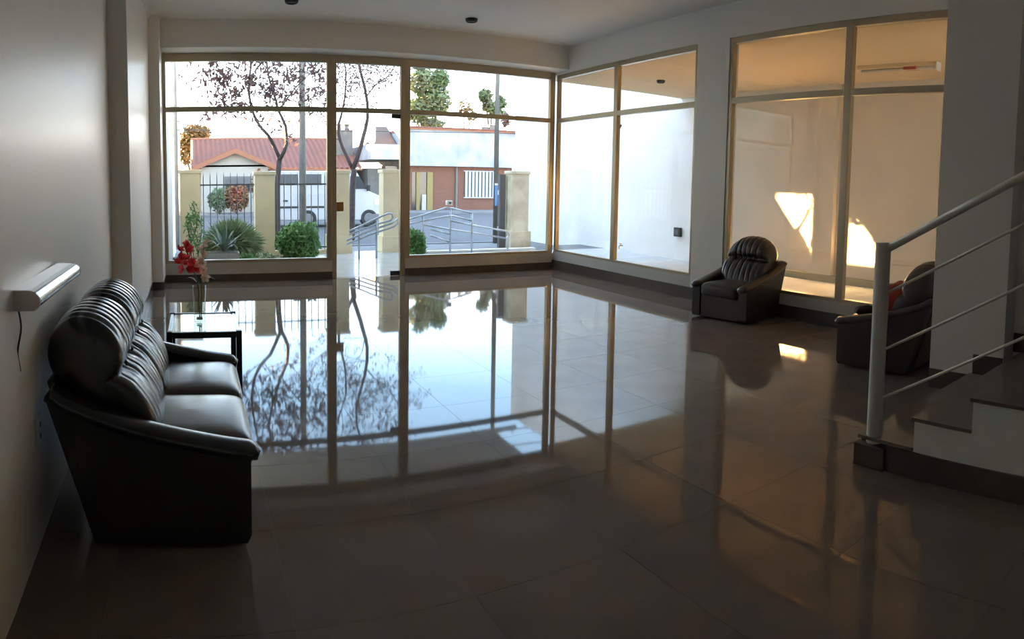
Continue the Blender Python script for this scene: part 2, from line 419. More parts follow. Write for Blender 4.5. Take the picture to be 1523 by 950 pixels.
def side_window(name, ya, yb, ym, z0, label):
    w = struct(empty(name, (B, (ya + yb) / 2, z0)), label); o = w.location
    X0, X1 = B + .015, B + .085
    def L(b): return (b[0] - o.x, b[1] - o.x, b[2] - o.y, b[3] - o.y, b[4] - o.z, b[5] - o.z)
    fr(w, 'jamb', L((X0, X1, ya, ya + .05, z0, ZH + .04))); fr(w, 'jamb', L((X0, X1, yb - .05, yb, z0, ZH + .04)))
    fr(w, 'mullion', L((X0, X1, ym - .045, ym + .045, z0, ZH + .04)))
    for a, b in ((ya + .05, ym - .045), (ym + .045, yb - .05)):
        fr(w, 'head', L((X0, X1, a, b, ZH - .03, ZH + .04))); fr(w, 'transom', L((X0, X1, a, b, ZT - .035, ZT + .035)))
        fr(w, 'sill', L((X0, X1, a, b, z0, z0 + .035)))
        box('pane', M_GLASS, L((B + .046, B + .054, a, b, z0 + .035, ZT - .035)), w)
        box('pane', M_GLASS, L((B + .046, B + .054, a, b, ZT + .035, ZH - .03)), w)
    return w
side_window('window_3', 6.08, D - .06, 7.80, .29, 'side window beside the front corner')
side_window('window_4', 2.64, 5.53, 3.84, .27, 'side window behind the armchairs')

# ------------------------------------------------------------------ side passage and building outside
XP = 8.75
struct(box('floor_passage', M_CONC, (XR1, XP, YB, 9.7, -0.1, -0.01)))
struct(box('ceiling_passage', M_PASSCEIL, (XR1, XP, YB, 9.72, 3.15, 3.40)))
struct(box('wall_passage', M_PASSAGE, (XP, XP + .2, YB, 9.0, -.1, 3.6)), 'beige wall of the covered side passage')
struct(box('wall_passage_end', M_PASSAGE, (XR1, XP, YB - .2, YB, 0, 3.2)))
struct(box('wall_passage_pilaster', M_PASSAGE, (XP - .09, XP, 5.97, 6.39, 0, 3.15)))
struct(box('trim_6', M_KERB, (XP - .12, XP, 2.0, 9.0, -.01, .10)), 'olive kerb along the passage wall')
struct(box('trim_7', M_PASSAGE, (XP - .06, XP, 4.2, 5.75, .10, .38)), 'low plaster ledge on the passage wall')
struct(box('wall_party', M_PARTY, (XP, XP + .2, 9.0, 16.6, -.3, 5.3)), 'tall white boundary wall on the right')
struct(box('wall_garden_left', M_PARTY, (-0.62, -0.42, D + .06, 15.0, -.2, 2.45)), 'white boundary wall on the left of the garden')
struct(box('ceiling_balcony', M_CEIL, (-1.1, 6.0, D + .06, 12.3, 3.76, 3.95)), 'balcony slab over the entrance')
struct(box('wall_upper', M_HOUSE, (-1.1, XP + .2, D + .06, D + .2, 3.24, 4.1)), 'upper storey facade')

# ------------------------------------------------------------------ leather seats
def back_cushion(w, arch, pleats, round_ends=0.0):
    prof = [(-.07, .35), (-.05, .42), (-.085, .52), (-.145, .60), (-.205, .645), (-.19, .70), (-.20, .765), (-.25, .835), (-.33, .88), (-.42, .88), (-.49, .825), (-.522, .745), (-.512, .66), (-.44, .52), (-.30, .35)]
    N, Mn = 72, 72
    ol = closed_spline([(a, 0, b) for a, b in prof], N)
    cx, cz = -.27, .62
    mb = MB()
    def fn(u, v):
        p = ol[int(round(u * N)) % N]; t = -1 + 2 * v
        x, z = p.x, p.z
        kk = 1 - 0.30 * abs(t) ** 14 - 0.05 * t * t
        if round_ends: kk -= round_ends * abs(t) ** 4 * 0.5
        # normal-ish direction from the middle of the section
        dx, dz = x - cx, z - cz; l = math.hypot(dx, dz)
        front = max(0.0, min(1.0, (x + .47) / .12))
        tw = t + .035 * math.sin(5.1 * t + 9 * z) + .02 * math.sin(23 * t)
        g = abs(math.cos(math.pi * pleats * tw / 2)) ** 7
        amp = .017 * (0.45 + 0.55 * front) * max(0, 1 - abs(t * 1.1) ** 8) * (.75 + .25 * math.sin(7 * t + 14 * z))
        if z < .5: amp *= max(0, (z - .34) / .16)
        rel = 1 - amp * g / max(l, .08)
        for s in (-.42, .42):
            rel -= 0.30 * math.exp(-((t - s) ** 2) / .022 - ((z - .655) ** 2) / .0022) * (1 if x > -.3 else 0)
        crease = math.exp(-((z - .65) ** 2) / .0006) * (1 if x > -.3 else 0)
        rel -= .05 * crease * (1 - t * t)
        x2, z2 = cx + dx * rel * kk, cz + dz * rel * kk
        if z2 > .6: z2 -= arch * abs(t) ** 2.6 * (z2 - .6) / .28
        ww = w / 2 * (1 - round_ends * .45 * max(0, (z2 - .55)) / .3)
        return (x2, t * ww, z2)
    base, cu = mb.grid(fn, N, Mn, True)
    for row, sg in ((0, -1), (Mn, 1)):
        c = len(mb.v); mb.v.append((cx, sg * (w / 2 + .012) * (1 - round_ends * .15), cz - arch * .3))
        for i in range(N):
            a = base + row * cu + i; b = base + row * cu + (i + 1) % N
            mb.f.append((b, a, c) if sg < 0 else (a, b, c))
    return mb

def leather_seat(name, seats, seat_w, m, loc, rz, label, cat, arch=0.0, rnd=0.0, pleats=8, cw=-.004):
    root = tag(empty(name, loc, rz), label, cat)
    W = seats * seat_w; aw = .115
    line = [(.300, .385), (.19, .405), (-.04, .455), (-.19, .495), (-.37, .555), (-.485, .615)]
    for s in (-1, 1):
        y0, y1 = sorted((s * W / 2, s * (W / 2 + aw)))
        poly = [(-.305, .018), (.285, .018), (.300, .05), (.300, .36)] + [(a, b - .03) for a, b in line[1:]] + [(-.492, .59)]
        p = MB().prism(poly, 'y', y0 + .004, y1 - .004).build('arm', m, root, bevel=.012)
        path = [(.298, s * (W / 2 + aw / 2), .345)] + [(a, s * (W / 2 + aw / 2), b - .022) for a, b in line]
        pts = spline(path, 26)
        k = len(pts); rad = [0.5 + 0.5 * min(1, i / 3) for i in range(k)]
        mb = MB().tube(pts, [.066 * min(1, .55 + .16 * i) for i in range(k)], 16, flat=(.55, 1.0))
        mb.build('arm_pad', m, p, smooth=True)
    MB().box(.262, .285, -W / 2, W / 2, .018, .255).build('front_panel', m, root, bevel=.008)
    MB().hexa([(-.335, -W / 2, .018), (-.30, -W / 2, .018), (-.30, W / 2, .018), (-.335, W / 2, .018), (-.508, -W / 2, .62), (-.473, -W / 2, .62), (-.473, W / 2, .62), (-.508, W / 2, .62)]).build('back_panel', m, root, bevel=.01)
    MB().box(-.30, .262, -W / 2, W / 2, .03, .24).build('seat_base', m, root)
    for k in range(seats):
        yc = -W / 2 + seat_w * (k + .5)
        mb = MB()
        def fn(u, v, yc=yc):
            w = 2 * math.pi * u; n = -math.pi / 2 + math.pi * v
            sp = lambda a, e: math.copysign(abs(a) ** e, a)
            x = sp(math.cos(n), .30) * sp(math.cos(w), .22); y = sp(math.cos(n), .30) * sp(math.sin(w), .22); z = sp(math.sin(n), .42)
            dome = .016 * (1 - x * x) * (1 - y * y) if z > 0 else 0
            dip = -.012 * max(0, x) ** 6
            return (.065 + .262 * x, yc + (seat_w / 2 - .002) * y, .322 + .072 * z + dome + dip)
        mb.grid(fn, 64, 28, True); mb.build('seat_cushion', m, root, smooth=True)
        bc = back_cushion(seat_w + cw, arch, pleats, rnd).build('back_cushion', m, root, smooth=True)
        bc.location = (0, yc, 0)
        for s in (-.42, .42):
            MB().lathe([(.001, .006), (.008, .005), (.012, .001), (.012, -.004)], 12, (0, 0, 0), 'x').build('button', m, bc, smooth=True).location = (-.197, s * seat_w / 2, .652)
    return root
leather_seat('sofa', 2, .595, M_LEATHER, (-.095, 3.155, 0), 0, 'two-seat black leather sofa with pleated back against the left wall', 'sofa')
leather_seat('armchair', 1, .50, M_LEATHER_B, (5.31, 4.92, 0), math.pi + .14, 'dark brown leather armchair standing by the pier between the side windows', 'armchair', arch=.085, rnd=.16, pleats=8, cw=.06)
leather_seat('armchair', 1, .50, M_LEATHER_B, (4.86, 2.73, 0), math.pi / 2 + .13, 'dark leather armchair with a red cloth on it, partly behind the stair column', 'armchair', arch=.085, rnd=.16, pleats=8, cw=.06)

# cloths lying on the rear armchair
def crumple(name, m, c, dx, dy, h, seed, label, cat):
    rnd = random.Random(seed); ph = [rnd.uniform(0, 6) for _ in range(6)]
    mb = MB()
    def fn(u, v):
        w = 2 * math.pi * u; n = -math.pi / 2 + math.pi * v
        r = 1 + .10 * math.sin(3 * w + ph[0]) + .06 * math.sin(7 * w + ph[1]) * math.cos(n)
        x, y, z = math.cos(n) * math.cos(w) * r, math.cos(n) * math.sin(w) * r, math.sin(n)
        z = math.copysign(abs(z) ** .8, z) * (1 + .12 * math.sin(5 * x + ph[2]) * math.sin(4 * y + ph[3]))
        return (c[0] + dx * x, c[1] + dy * y, c[2] + h * (z + 1) / 2)
    mb.grid(fn, 40, 20, True)
    return tag(mb.build(name, m, smooth=True), label, cat)
crumple('folded_cloth', M_REDCLOTH, (4.78, 2.60, .402), .20, .15, .30, 3, 'red cloth bundled on the seat of the rear armchair', 'cloth')
crumple('dark_scarf', M_DKCLOTH, (4.74, 2.885, .40), .13, .085, .075, 5, 'small dark cloth at the front edge of the rear armchair seat', 'cloth')

# ------------------------------------------------------------------ side table, vase, flowers
tb = tag(empty('side_table', (.055, 4.44, 0)), 'small glass-topped side table with black metal frame beside the sofa', 'table')
TX, TY, TZ = .22, .31, .45
for sx in (-1, 1):
    for sy in (-1, 1):
        box('leg', M_BLACKMETAL, (sx * TX - .018, sx * TX + .018, sy * TY - .018, sy * TY + .018, 0, TZ + .022), tb, bevel=.003)
for s in (-1, 1):
    box('rail', M_BLACKMETAL, (-TX + .018, TX - .018, s * TY - .014, s * TY + .014, TZ - .022, TZ + .016), tb)
    box('rail', M_STEEL, (s * TX - .010, s * TX + .010, -TY + .018, TY - .018, TZ - .014, TZ + .015), tb)
box('table_top', M_TABLEGLASS, (-TX + .011, TX - .011, -TY + .015, TY - .015, TZ + .004, TZ + .012), tb)
VX, VY, VZ = .03, 4.47, TZ + .0125
vs = tag(empty('glass_vase', (VX, VY, VZ)), 'tall clear glass vase on the side table', 'vase')
prof = [(.001, .012), (.036, .012), (.037, .10), (.041, .245), (.046, .245), (.042, .10), (.042, .0), (.001, .0)]
MB().lathe(prof[::-1], 32).build('vessel', M_VASE, vs, smooth=True)
box('pebble_bed', M_WHITEPL, (-.022, .022, -.022, .022, .0135, .03), vs, bevel=.008)

def petal_mesh(size):
    mb = MB()
    def fn(u, v):
        a = (u - .5) * 2; l = v
        wd = math.sin(math.pi * min(1, .12 + .85 * l)) ** .7 * .5
        return (a * wd * size * .8, l * size, .22 * size * (l * l) + .12 * size * a * a * l)
    mb.grid(fn, 6, 6)
    return mb
def flower_spray(name, m, pts, blooms, seed, label):
    rnd = random.Random(seed); root = tag(empty(name, pts[0]), label, 'flower')
    o = Vector(pts[0])
    MB().tube([Vector(p) - o for p in spline(pts, 16)], .004, 6).build('stem', M_STEM, root, smooth=True)
    me = petal_mesh(.030).mesh('petal', True); me.materials.append(m)
    for (x, y, z, sc) in blooms:
        bl = MB().lathe([(.001, -.006), (.006, -.003), (.007, .003), (.001, .008)], 8).build('blossom', m, root, smooth=True)
        bl.location = Vector((x, y, z)) - o
        bl.rotation_euler = (R_(65 + rnd.uniform(-35, 35)), 0, rnd.uniform(-1.2, 1.2))
        for k in range(5):
            p = share('petal', me, bl, (0, 0, 0), (R_(18), 0, k * 2 * math.pi / 5)); p.scale = (sc * 1.3, sc * 1.3, sc * 1.3)
    return root
rb = []
for px, py in ((267, 372), (279, 363), (282, 371), (268, 382), (280, 385), (286, 389), (273, 400), (281, 402), (290, 403), (285, 396), (276, 393), (293, 397), (266, 390)):
    p = at(px, py, 4.47 + random.uniform(-.03, .03)); rb.append((p.x, p.y, p.z, random.uniform(.9, 1.25)))
flower_spray('red_orchid', M_RED, [(VX, VY, VZ + .03), (VX - .01, VY, VZ + .26), (-.03, VY, VZ + .40), (-.06, VY, VZ + .53)], rb, 1, 'spray of red artificial orchids in the glass vase')
cb = []
for px, py in ((303, 360), (300, 371), (302, 377), (299, 386), (301, 391), (296, 393), (303, 402), (300, 407), (305, 412)):
    p = at(px, py, 4.44 + random.uniform(-.03, .03)); cb.append((p.x, p.y, p.z, random.uniform(.8, 1.1)))
flower_spray('cream_orchid', M_CREAMPET, [(VX + .012, VY, VZ + .03), (VX + .015, VY, VZ + .26), (.055, VY - .02, VZ + .40), (.06, VY - .02, VZ + .52)], cb, 2, 'spray of cream artificial orchids beside the red ones in the vase')
fol = tag(empty('artificial_leaf', (VX, VY, VZ + .24)), 'drooping green leaves at the mouth of the vase', 'leaf')
for a, l in ((.1, .11), (2.9, .10), (-.6, .09), (-2.3, .08)):
    d = Vector((math.cos(a), math.sin(a) * .5, 0))
    mb = MB(); sd_ = Vector((-d.y, d.x, 0)).normalized()
    def fn(u, v, d=d, l=l, sd_=sd_):
        p = d * (l * v) + Vector((0, 0, .05 * math.sin(v * 2.4) + .012)) + sd_ * ((u - .5) * .034 * math.sin(math.pi * (.1 + .88 * v)))
        return p
    mb.grid(fn, 4, 8); mb.build('leaf', M_STEM, fol, smooth=True)

# ------------------------------------------------------------------ wall lamp, outlet, ceiling lights
wl = tag(empty('wall_lamp', (-.612, 2.53, 1.02)), 'long half-round white metal wall lamp above the sofa', 'lamp')
def lamp_prof(s=1.0):
    return [(-.012, .036 * s), (.062 * s, .036 * s), (.084 * s, .029 * s), (.097 * s, .014 * s), (.100 * s, -.003), (.094 * s, -.019 * s), (.078 * s, -.031 * s), (-.012, -.034 * s)]
LY0, LY1 = -.41, .40
MB().prism(lamp_prof(), 'y', LY0 + .012, LY1 - .012).build('housing', M_LAMPALU, wl, bevel=.006)
for a, b in ((LY0, LY0 + .012), (LY1 - .012, LY1)):
    MB().prism(lamp_prof(1.02), 'y', a, b).build('end_cap', M_WHITEPL, wl, bevel=.002)
pts = spline([(.02, LY0 + .02, -.032), (.03, LY0 + .01, -.09), (.012, LY0 + .03, -.16), (.004, LY0 + .05, -.20), (.004, LY0 + .08, -.26)], 14)
MB().tube(pts, .0035, 6).build('cord', M_DARKPL, wl, smooth=True)
ol = tag(empty('wall_outlet', (-.605, 2.42, .47)), 'small white outlet plate low on the wall behind the sofa', 'outlet')
box('plate', M_WHITEPL, (-.004, .008, -.035, .035, -.055, .055), ol, bevel=.003)
for z in (-.022, .022): MB().lathe([(.012, .008), (.012, .0085)], 12, (0, 0, z), 'x').build('socket', M_DARKPL, ol)

def downlight(loc, label, r=.085, group=None):
    o = tag(empty('downlight', loc), label, 'lamp')
    MB().lathe([(r * .7, 0), (r, 0), (r, -.012), (r * .92, -.035), (r * .8, -.042), (r * .7, -.03)], 28).build('rim', M_BLACKMETAL, o, smooth=False)
    MB().lathe([(.001, -.012), (r * .7, -.012), (r * .7, -.020), (.001, -.030)], 24).build('lens', M_LENS, o, smooth=True)
    return o
downlight((1.22, 8.07, ZC), 'round dark ceiling light above the front left window')
downlight((3.67, 8.28, ZC), 'round dark ceiling light above the glass door')
downlight((7.05, 8.35, 3.15), 'small round light on the passage ceiling seen through the corner window', r=.07)
d_ = tag(empty('smoke_detector', (5.50, 4.30, ZC)), 'small reddish ceiling detector near the side window', 'detector')
MB().lathe([(.05, 0), (.05, -.02), (.03, -.035), (.001, -.035)], 20).build('body', M_REDPL, d_)

# ------------------------------------------------------------------ staircase and railing
SX, RIS, GO, Y0S = 2.92, .153, .31, 1.77
st = tag(empty('staircase', (SX, Y0S, 0)), 'brown stone staircase with white stepped side rising on the right', 'staircase')
NST = 7
for k in range(NST):
    ya = Y0S - GO * k; z = RIS * (k + 1)
    xe = XCOL if ya > 1.80 else XST
    xe = XCOL - .001 if (ya - GO < 2.11 and ya > 1.53) else XST - .001
    if ya > 1.53 > ya - GO:        # the tread runs past the column's edge
        MB().prism([(-.012, .012), (XCOL - .002 - SX, .012), (XCOL - .002 - SX, 1.528 - ya), (XST - .002 - SX, 1.528 - ya), (XST - .002 - SX, -GO), (-.012, -GO)], 'z', -.018, 0).build('tread', M_TILE, st).location = (0, ya - Y0S, z)
    else:
        MB().box(-.012, xe - SX, -GO, .012, -.018, 0).build('tread', M_TILE, st).location = (0, ya - Y0S, z)
    MB().box(.01, min(xe, XCOL - .001) - SX, -.015, 0, -RIS, -.018).build('riser', M_SKIRT, st).location = (0, ya - Y0S, z)
poly = [(Y0S - .15, .15)]
poly = [(0 - .16, RIS - .018)]
for k in range(NST):
    y = -GO * k - (0 if k else .16); z = RIS * (k + 1) - .018
    if k: poly.append((y, poly[-1][1])); poly.append((y, z))
poly += [(-GO * NST, poly[-1][1]), (-GO * NST, .14), (-.16, .14)]
poly = poly[1:]
side = MB().prism([(y, z) for y, z in [(-.16, .134)] + poly[:-1] + [(-.16, .125)]], 'x', 0, .06).build('side_panel', mat('stained_white_paint', (0.86, 0.88, 0.82), rough=.6, col2=(.78, .79, .72), vscale=2.5), st)
MB().box(-.014, 0, -GO * NST, -.16, 0, .13).build('skirting', M_SKIRT, st)
MB().box(-.035, .09, -.16, .02, 0, .115).build('newel_block', M_SKIRT, st, bevel=.004)
# stepped skirting on the column
for k, (ya, yb, z) in enumerate(((2.105, Y0S + .02, 0), (Y0S - .01, Y0S - .235, RIS), (Y0S - .245, Y0S - GO * 2 + .0, RIS * 2), (Y0S - GO * 2, Y0S - GO * 3, RIS * 3))):
    xf = XCOL if k < 2 else XST
    MB().box(xf - .012 - SX, xf - .0005 - SX, yb - Y0S, ya - Y0S, z + .001, z + .14).build('wall_skirting', M_SKIRT, st)
rl = tag(empty('stair_railing', (2.985, 1.71, .115)), 'white tubular stair railing with thick newel post and thin rods', 'railing')
def rp(y, z): return (2.955 - 2.985 , y - 1.71, z - .115)
MB().lathe([(.041, 0), (.041, 1.04), (.039, 1.047), (.001, 1.047)], 24, (-.03, .0, 0)).build('newel_post', M_WHITEMETAL, rl, smooth=False)
SL = (1.53 - 1.16) / (1.64 - .98)
def rail_path(z0, y1=.05): return [rp(1.69, z0), rp(y1, z0 + (1.69 - y1) * SL)]
MB().tube(rail_path(1.13), .021, 16).build('handrail', M_WHITEMETAL, rl, smooth=True)
for z0 in (.345, .60, .895):
    MB().tube(rail_path(z0), .0075, 8).build('rod', M_WHITEMETAL, rl, smooth=True)
MB().lathe([(.030, 0), (.030, 1.05)], 16, (-.03, -1.66, .74)).build('upper_post', M_WHITEMETAL, rl)

# ------------------------------------------------------------------ passage details
px = tag(empty('tube_light', (7.65, 4.35, 3.15)), 'ceiling lamp fitting with red end in the passage behind the rear window', 'lamp')
box('batten', M_PASSCEIL, (-.05, .05, -.6, .6, -.05, 0), px, bevel=.006)
MB().tube([(0, -.55, -.070), (0, .55, -.070)], .02, 12).build('tube', M_PASSAGE, px, smooth=True)
box('red_cap', M_REDPL, (-.05, .05, -.30, -.12, -.085, -.05), px)
box('end_plate', M_WHITEPL, (-.07, .07, -.61, -.60, -.11, 0), px)
p = atx(1092, 173, XP)
fl_ = tag(empty('wall_floodlight', (XP, p.y, p.z)), 'small yellowish lamp fixed high on the passage wall', 'lamp')
box('bracket', M_DARKPL, (-.06, 0, -.02, .02, -.02, .02), fl_); MB().hexa([(-.16, -.10, -.05), (-.06, -.10, -.05), (-.06, .10, -.05), (-.16, .10, -.05), (-.13, -.08, .05), (-.06, -.08, .05), (-.06, .08, .05), (-.13, .08, .05)]).build('housing', M_LAMPGOLD, fl_)
p = atx(1010, 345, XP)
mt_ = tag(empty('meter_box', (XP, p.y, p.z)), 'small dark meter box on the white side wall', 'box')
box('case', M_DARKPL, (-.07, 0, -.09, .09, -.09, .09), mt_, bevel=.01); box('hatch', M_IRON, (-.078, -.07, -.06, .06, -.05, .05), mt_)
p = atx(926, 365, XP)
tp_ = tag(empty('garden_tap', (XP, p.y, p.z)), 'small garden tap low on the white side wall', 'tap')
MB().tube([(0, 0, 0), (-.08, 0, 0), (-.10, 0, -.02), (-.10, 0, -.07)], .012, 8).build('spout', M_BRASS, tp_); MB().tube([(-.06, -.04, .04), (-.06, .04, .04)], .008, 8).build('handle', M_DARKPL, tp_); MB().tube([(-.06, 0, 0), (-.06, 0, .04)], .006, 8).build('spindle', M_BRASS, tp_)
sc_ = tag(empty('security_camera', (B + .085, 7.86, 2.30)), 'small dark camera fixed to the mullion of the corner window', 'camera')
MB().tube([(0, 0, 0), (.05, .02, .0)], .01, 8).build('arm', M_DARKPL, sc_); MB().tube([(.03, .06, .02), (.09, .0, -.02)], .028, 12).build('body', M_DARKPL, sc_, smooth=False)
cd_ = tag(empty('wall_conduit', (XP - .015, 8.30, 0)), 'thin vertical conduit on the passage wall', 'pipe')
MB().tube([(0, 0, .1), (0, 0, 3.1)], .012, 8).build('pipe', M_PASSAGE, cd_, smooth=True)
for z in (.8, 1.7, 2.6): box('clip', M_STEEL, (-.014, .014, -.018, .018, z, z + .02), cd_)

# ------------------------------------------------------------------ ground outside
YF = 13.0                         # line of the garden fence
struct(box('floor_garden', M_SOIL, (-.42, 2.0, D + .06, YF + .2, -.3, -.06)))
struct(box('floor_entry', M_WETTILE, (2.0, 4.15, D + .06, YF + .2, -.3, -.012)))
struct(box('floor_ramp', mat('grey_ramp_concrete', (.15, .155, .165), .85, var=.2, vscale=2), (4.15, XP, 12.2, YF + .2, -.3, -.012)))
struct(box('floor_terrace', M_WETTILE, (4.15, XP, 9.7, 12.2, -.3, -.012)))
struct(box('floor_sidewalk', MATS['grey_ramp_concrete'], (-30, 40, YF + .2, 15.6, -.4, -.14)))
struct(box('trim_kerb_near', MATS['grey_ramp_concrete'], (-30, 40, 15.6, 15.8, -.4, -.12)))
struct(box('floor_street', M_ASPHALT, (-40, 50, 15.8, 33.0, -.5, -.25)))
struct(box('floor_sidewalk_far', MATS['grey_ramp_concrete'], (-40, 50, 33.0, 60.0, -.5, -.16)))
MB_ = MB(); rnd = random.Random(4)
for i in range(5000):
    x, y = rnd.uniform(-.40, 1.98), rnd.uniform(D + .1, YF - .2); h = rnd.uniform(.03, .10); a = rnd.uniform(0, 6.3)
    dx, dy = .006 * math.cos(a), .006 * math.sin(a); lx, ly = rnd.uniform(-.03, .03), rnd.uniform(-.03, .03)
    n = len(MB_.v); MB_.v += [(x - dx, y - dy, -.06), (x + dx, y + dy, -.06), (x + lx, y + ly, -.06 + h)]; MB_.f.append((n, n + 1, n + 2))
tag(MB_.build('lawn_grass', M_GRASS), 'short grass on the garden bed inside the fence', 'grass', kind='stuff')

# ------------------------------------------------------------------ fence pillars and railings
def pillar(xa, xb, zt, label, m, zb=-.14, base=None, dy=.16, stain=False):
    o = tag(empty('fence_pillar', ((xa + xb) / 2, YF, zb)), label, 'pillar', None)
    w = (xb - xa) / 2; h = zt - zb
    box('shaft', m, (-w, w, -dy, dy, 0, h - .07), o)
    box('cap', m, (-w - .025, w + .025, -dy - .025, dy + .025, h - .07, h), o, bevel=.01)
    if base: box('plinth', m, (-w - .03, w + .05, -dy - .04, dy + .04, 0, base), o)
    return o
PIL = []
for x0, x1, y0, lab, m, bs in ((267, 297, 253, 'leftmost cream fence pillar, next to the white boundary wall', M_CREAM, None), (378, 407, 255, 'cream fence pillar between the two barred fence sections', M_CREAM, None),
                     (488, 517, 253, 'cream fence pillar left of the open garden gate, half behind the door frame', M_CREAM, .5), (567, 594, 252, 'cream fence pillar right of the open garden gate', M_CREAM, .45),
                     (757, 782, 254, 'stained cream pillar at the right end against the white side wall', M_CREAM_ST, .5)):
    a, b = at(x0, y0, YF), at(x1, y0, YF); PIL.append((a.x, b.x)); pillar(a.x, b.x, a.z, lab, m, base=bs)
def fence_bay(xa, xb, label):
    o = tag(empty('iron_fence', ((xa + xb) / 2, YF, -.06)), label, 'fence'); w = (xb - xa) / 2
    for z in (.16, 1.42): box('rail', M_IRON, (-w, w, -.012, .012, z, z + .03), o)
    n = int((xb - xa) / .125)
    mb = MB().tube([(0, 0, 0), (0, 0, 1.56), (0, 0, 1.66)], [.009, .009, .001], 6); me = mb.mesh('bar'); me.materials.append(M_IRON)
    for i in range(n): share('bar', me, o, (-w + (i + .5) * (xb - xa) / n, 0, .02))
    return o
fence_bay(PIL[0][1], PIL[1][0], 'barred iron fence in front of the agave bed')
fence_bay(PIL[1][1], PIL[2][0], 'barred iron fence in front of the leafy round shrub')
box_w = tag(empty('garden_wall', (1.4, YF, -.1)), 'low cream wall under the barred fence', 'wall')
for (a, b) in ((PIL[0][1], PIL[1][0]), (PIL[1][1], PIL[2][0])): box('section', M_CREAM, (a - 1.4, b - 1.4, -.07, .07, 0, .16), box_w)
gp = tag(empty('gate_post', (PIL[4][0] - .12, YF + .1, -.14)), 'dark grey steel gate post beside the stained pillar', 'post')
box('post', M_IRON, (-.07, .07, -.05, .05, 0, 1.75), gp); box('hinge', M_STEEL, (-.09, -.07, -.03, .03, .5, .6), gp); box('hinge', M_STEEL, (-.09, -.07, -.03, .03, 1.3, 1.4), gp)

# ------------------------------------------------------------------ ramp handrails
def pix_path(pts, Y): return [at(x, y, Y) for x, y in pts]
def handrail(name, Y, rails, posts, label, zb=-.012):
    r0 = at(*rails[0][0], Y); root = tag(empty(name, (r0.x, Y, zb)), label, 'handrail'); o = Vector((r0.x, Y, zb))
    for rp_ in rails:
        P = [p - o for p in pix_path(rp_, Y)]
        MB().tube(P, .019, 10).build('rail', M_STEEL, root, smooth=True)
    for x, y in posts:
        p = at(x, y, Y) - o
        MB().tube([p, (p.x, 0, 0)], .02, 10).build('post', M_STEEL, root, smooth=True)
    return root
handrail('ramp_handrail', 11.9, [[(519, 344), (545, 332), (562, 324), (578, 317), (583, 318), (584, 324), (581, 328), (561, 333), (519, 349)], [(516, 357), (556, 341), (583, 332), (591, 325), (592, 332), (586, 337), (556, 347), (516, 363)]],
         [(534, 338), (560, 325)], 'short looped steel handrail seen through the glass door')
handrail('ramp_handrail', 12.1, [[(608, 326), (629, 320), (663, 309), (674, 310), (702, 317)], [(608, 333), (662, 322), (674, 321), (701, 328)], [(629, 334), (668, 341), (703, 346), (750, 354)], [(640, 341), (669, 348)], [(640, 350), (669, 360)], [(668, 328), (703, 335), (750, 343), (755, 344), (757, 349), (755, 354), (750, 354)]],
         [(629, 321), (670, 310), (702, 317), (755, 353)], 'long two-slope steel handrail of the ramp seen through the right front window')
struct(box('trim_ramp_kerb', M_PARTY, (4.15, 7.0, 12.25, 12.40, -.012, .05)))
ls = at(668, 305, 12.1)
lamp_ = tag(empty('rail_bell_lamp', (ls.x, 12.1, ls.z)), 'small white lamp box on the peak of the ramp handrail', 'lamp')
box('case', M_WHITEPL, (-.06, .06, -.05, .05, 0, .09), lamp_, bevel=.01); MB().lathe([(.02, -.005), (.02, .005)], 12, (0, -.052, .045), 'y').build('lens', M_DARKPL, lamp_)

# ------------------------------------------------------------------ garden plants
def leaf_cloud(mb, c, r, n, size, rnd, flat=1.0, shell=0.4):
    for _ in range(n):
        while True:
            p = Vector((rnd.uniform(-1, 1), rnd.uniform(-1, 1), rnd.uniform(-1, 1)))
            if shell < p.length < 1: break
        q = Vector((c[0] + p.x * r[0], c[1] + p.y * r[1], c[2] + p.z * r[2]))
        a = Vector((rnd.gauss(0, 1), rnd.gauss(0, 1), rnd.gauss(0, 1))).normalized(); b = a.orthogonal().normalized()
        s = size * rnd.uniform(.6, 1.3); k = len(mb.v)
        mb.v += [tuple(q - a * s), tuple(q + b * s * .45), tuple(q + a * s), tuple(q - b * s * .45)]; mb.f.append((k, k + 1, k + 2, k + 3))
def stuff(o): o['kind'] = 'stuff'; return o
def shrub(name, base, r, h, n, size, m, label, seed, stems=7, cat='shrub'):
    rnd = random.Random(seed); root = tag(empty(name, base), label, cat)
    mb = MB()
    for k in range(stems):
        a = k * 2.4; q = Vector((r * .55 * math.cos(a) * rnd.uniform(.3, 1), r * .55 * math.sin(a) * rnd.uniform(.3, 1), h * rnd.uniform(.6, .9)))
        mb.tube([(q.x * .15, q.y * .15, 0), q * .5, q], [.012, .009, .004], 5)
    mb.build('stems', M_BARK, root)
    mb = MB(); leaf_cloud(mb, (0, 0, h * .55), (r, r * .9, h * .5), n, size, rnd, shell=.25)
    for _ in range(8):
        a = rnd.uniform(0, 6.3); leaf_cloud(mb, (r * .7 * math.cos(a), r * .6 * math.sin(a), h * rnd.uniform(.4, .85)), (r * .45, r * .4, h * .28), n // 10, size, rnd, shell=.1)
    stuff(mb.build('foliage', m, root))
    return root
p = at(443, 388, 11.6); shrub('round_shrub', (p.x, 11.6, -.06), .36, .74, 2600, .045, M_SHRUB, 'leafy bright green round shrub behind the front left window', 2)
p = at(622, 378, 11.2); shrub('upright_shrub', (p.x - .02, 11.2, -.02), .15, .56, 700, .04, M_SHRUB, 'narrow green shrub at the foot of the right front window', 3, stems=4)
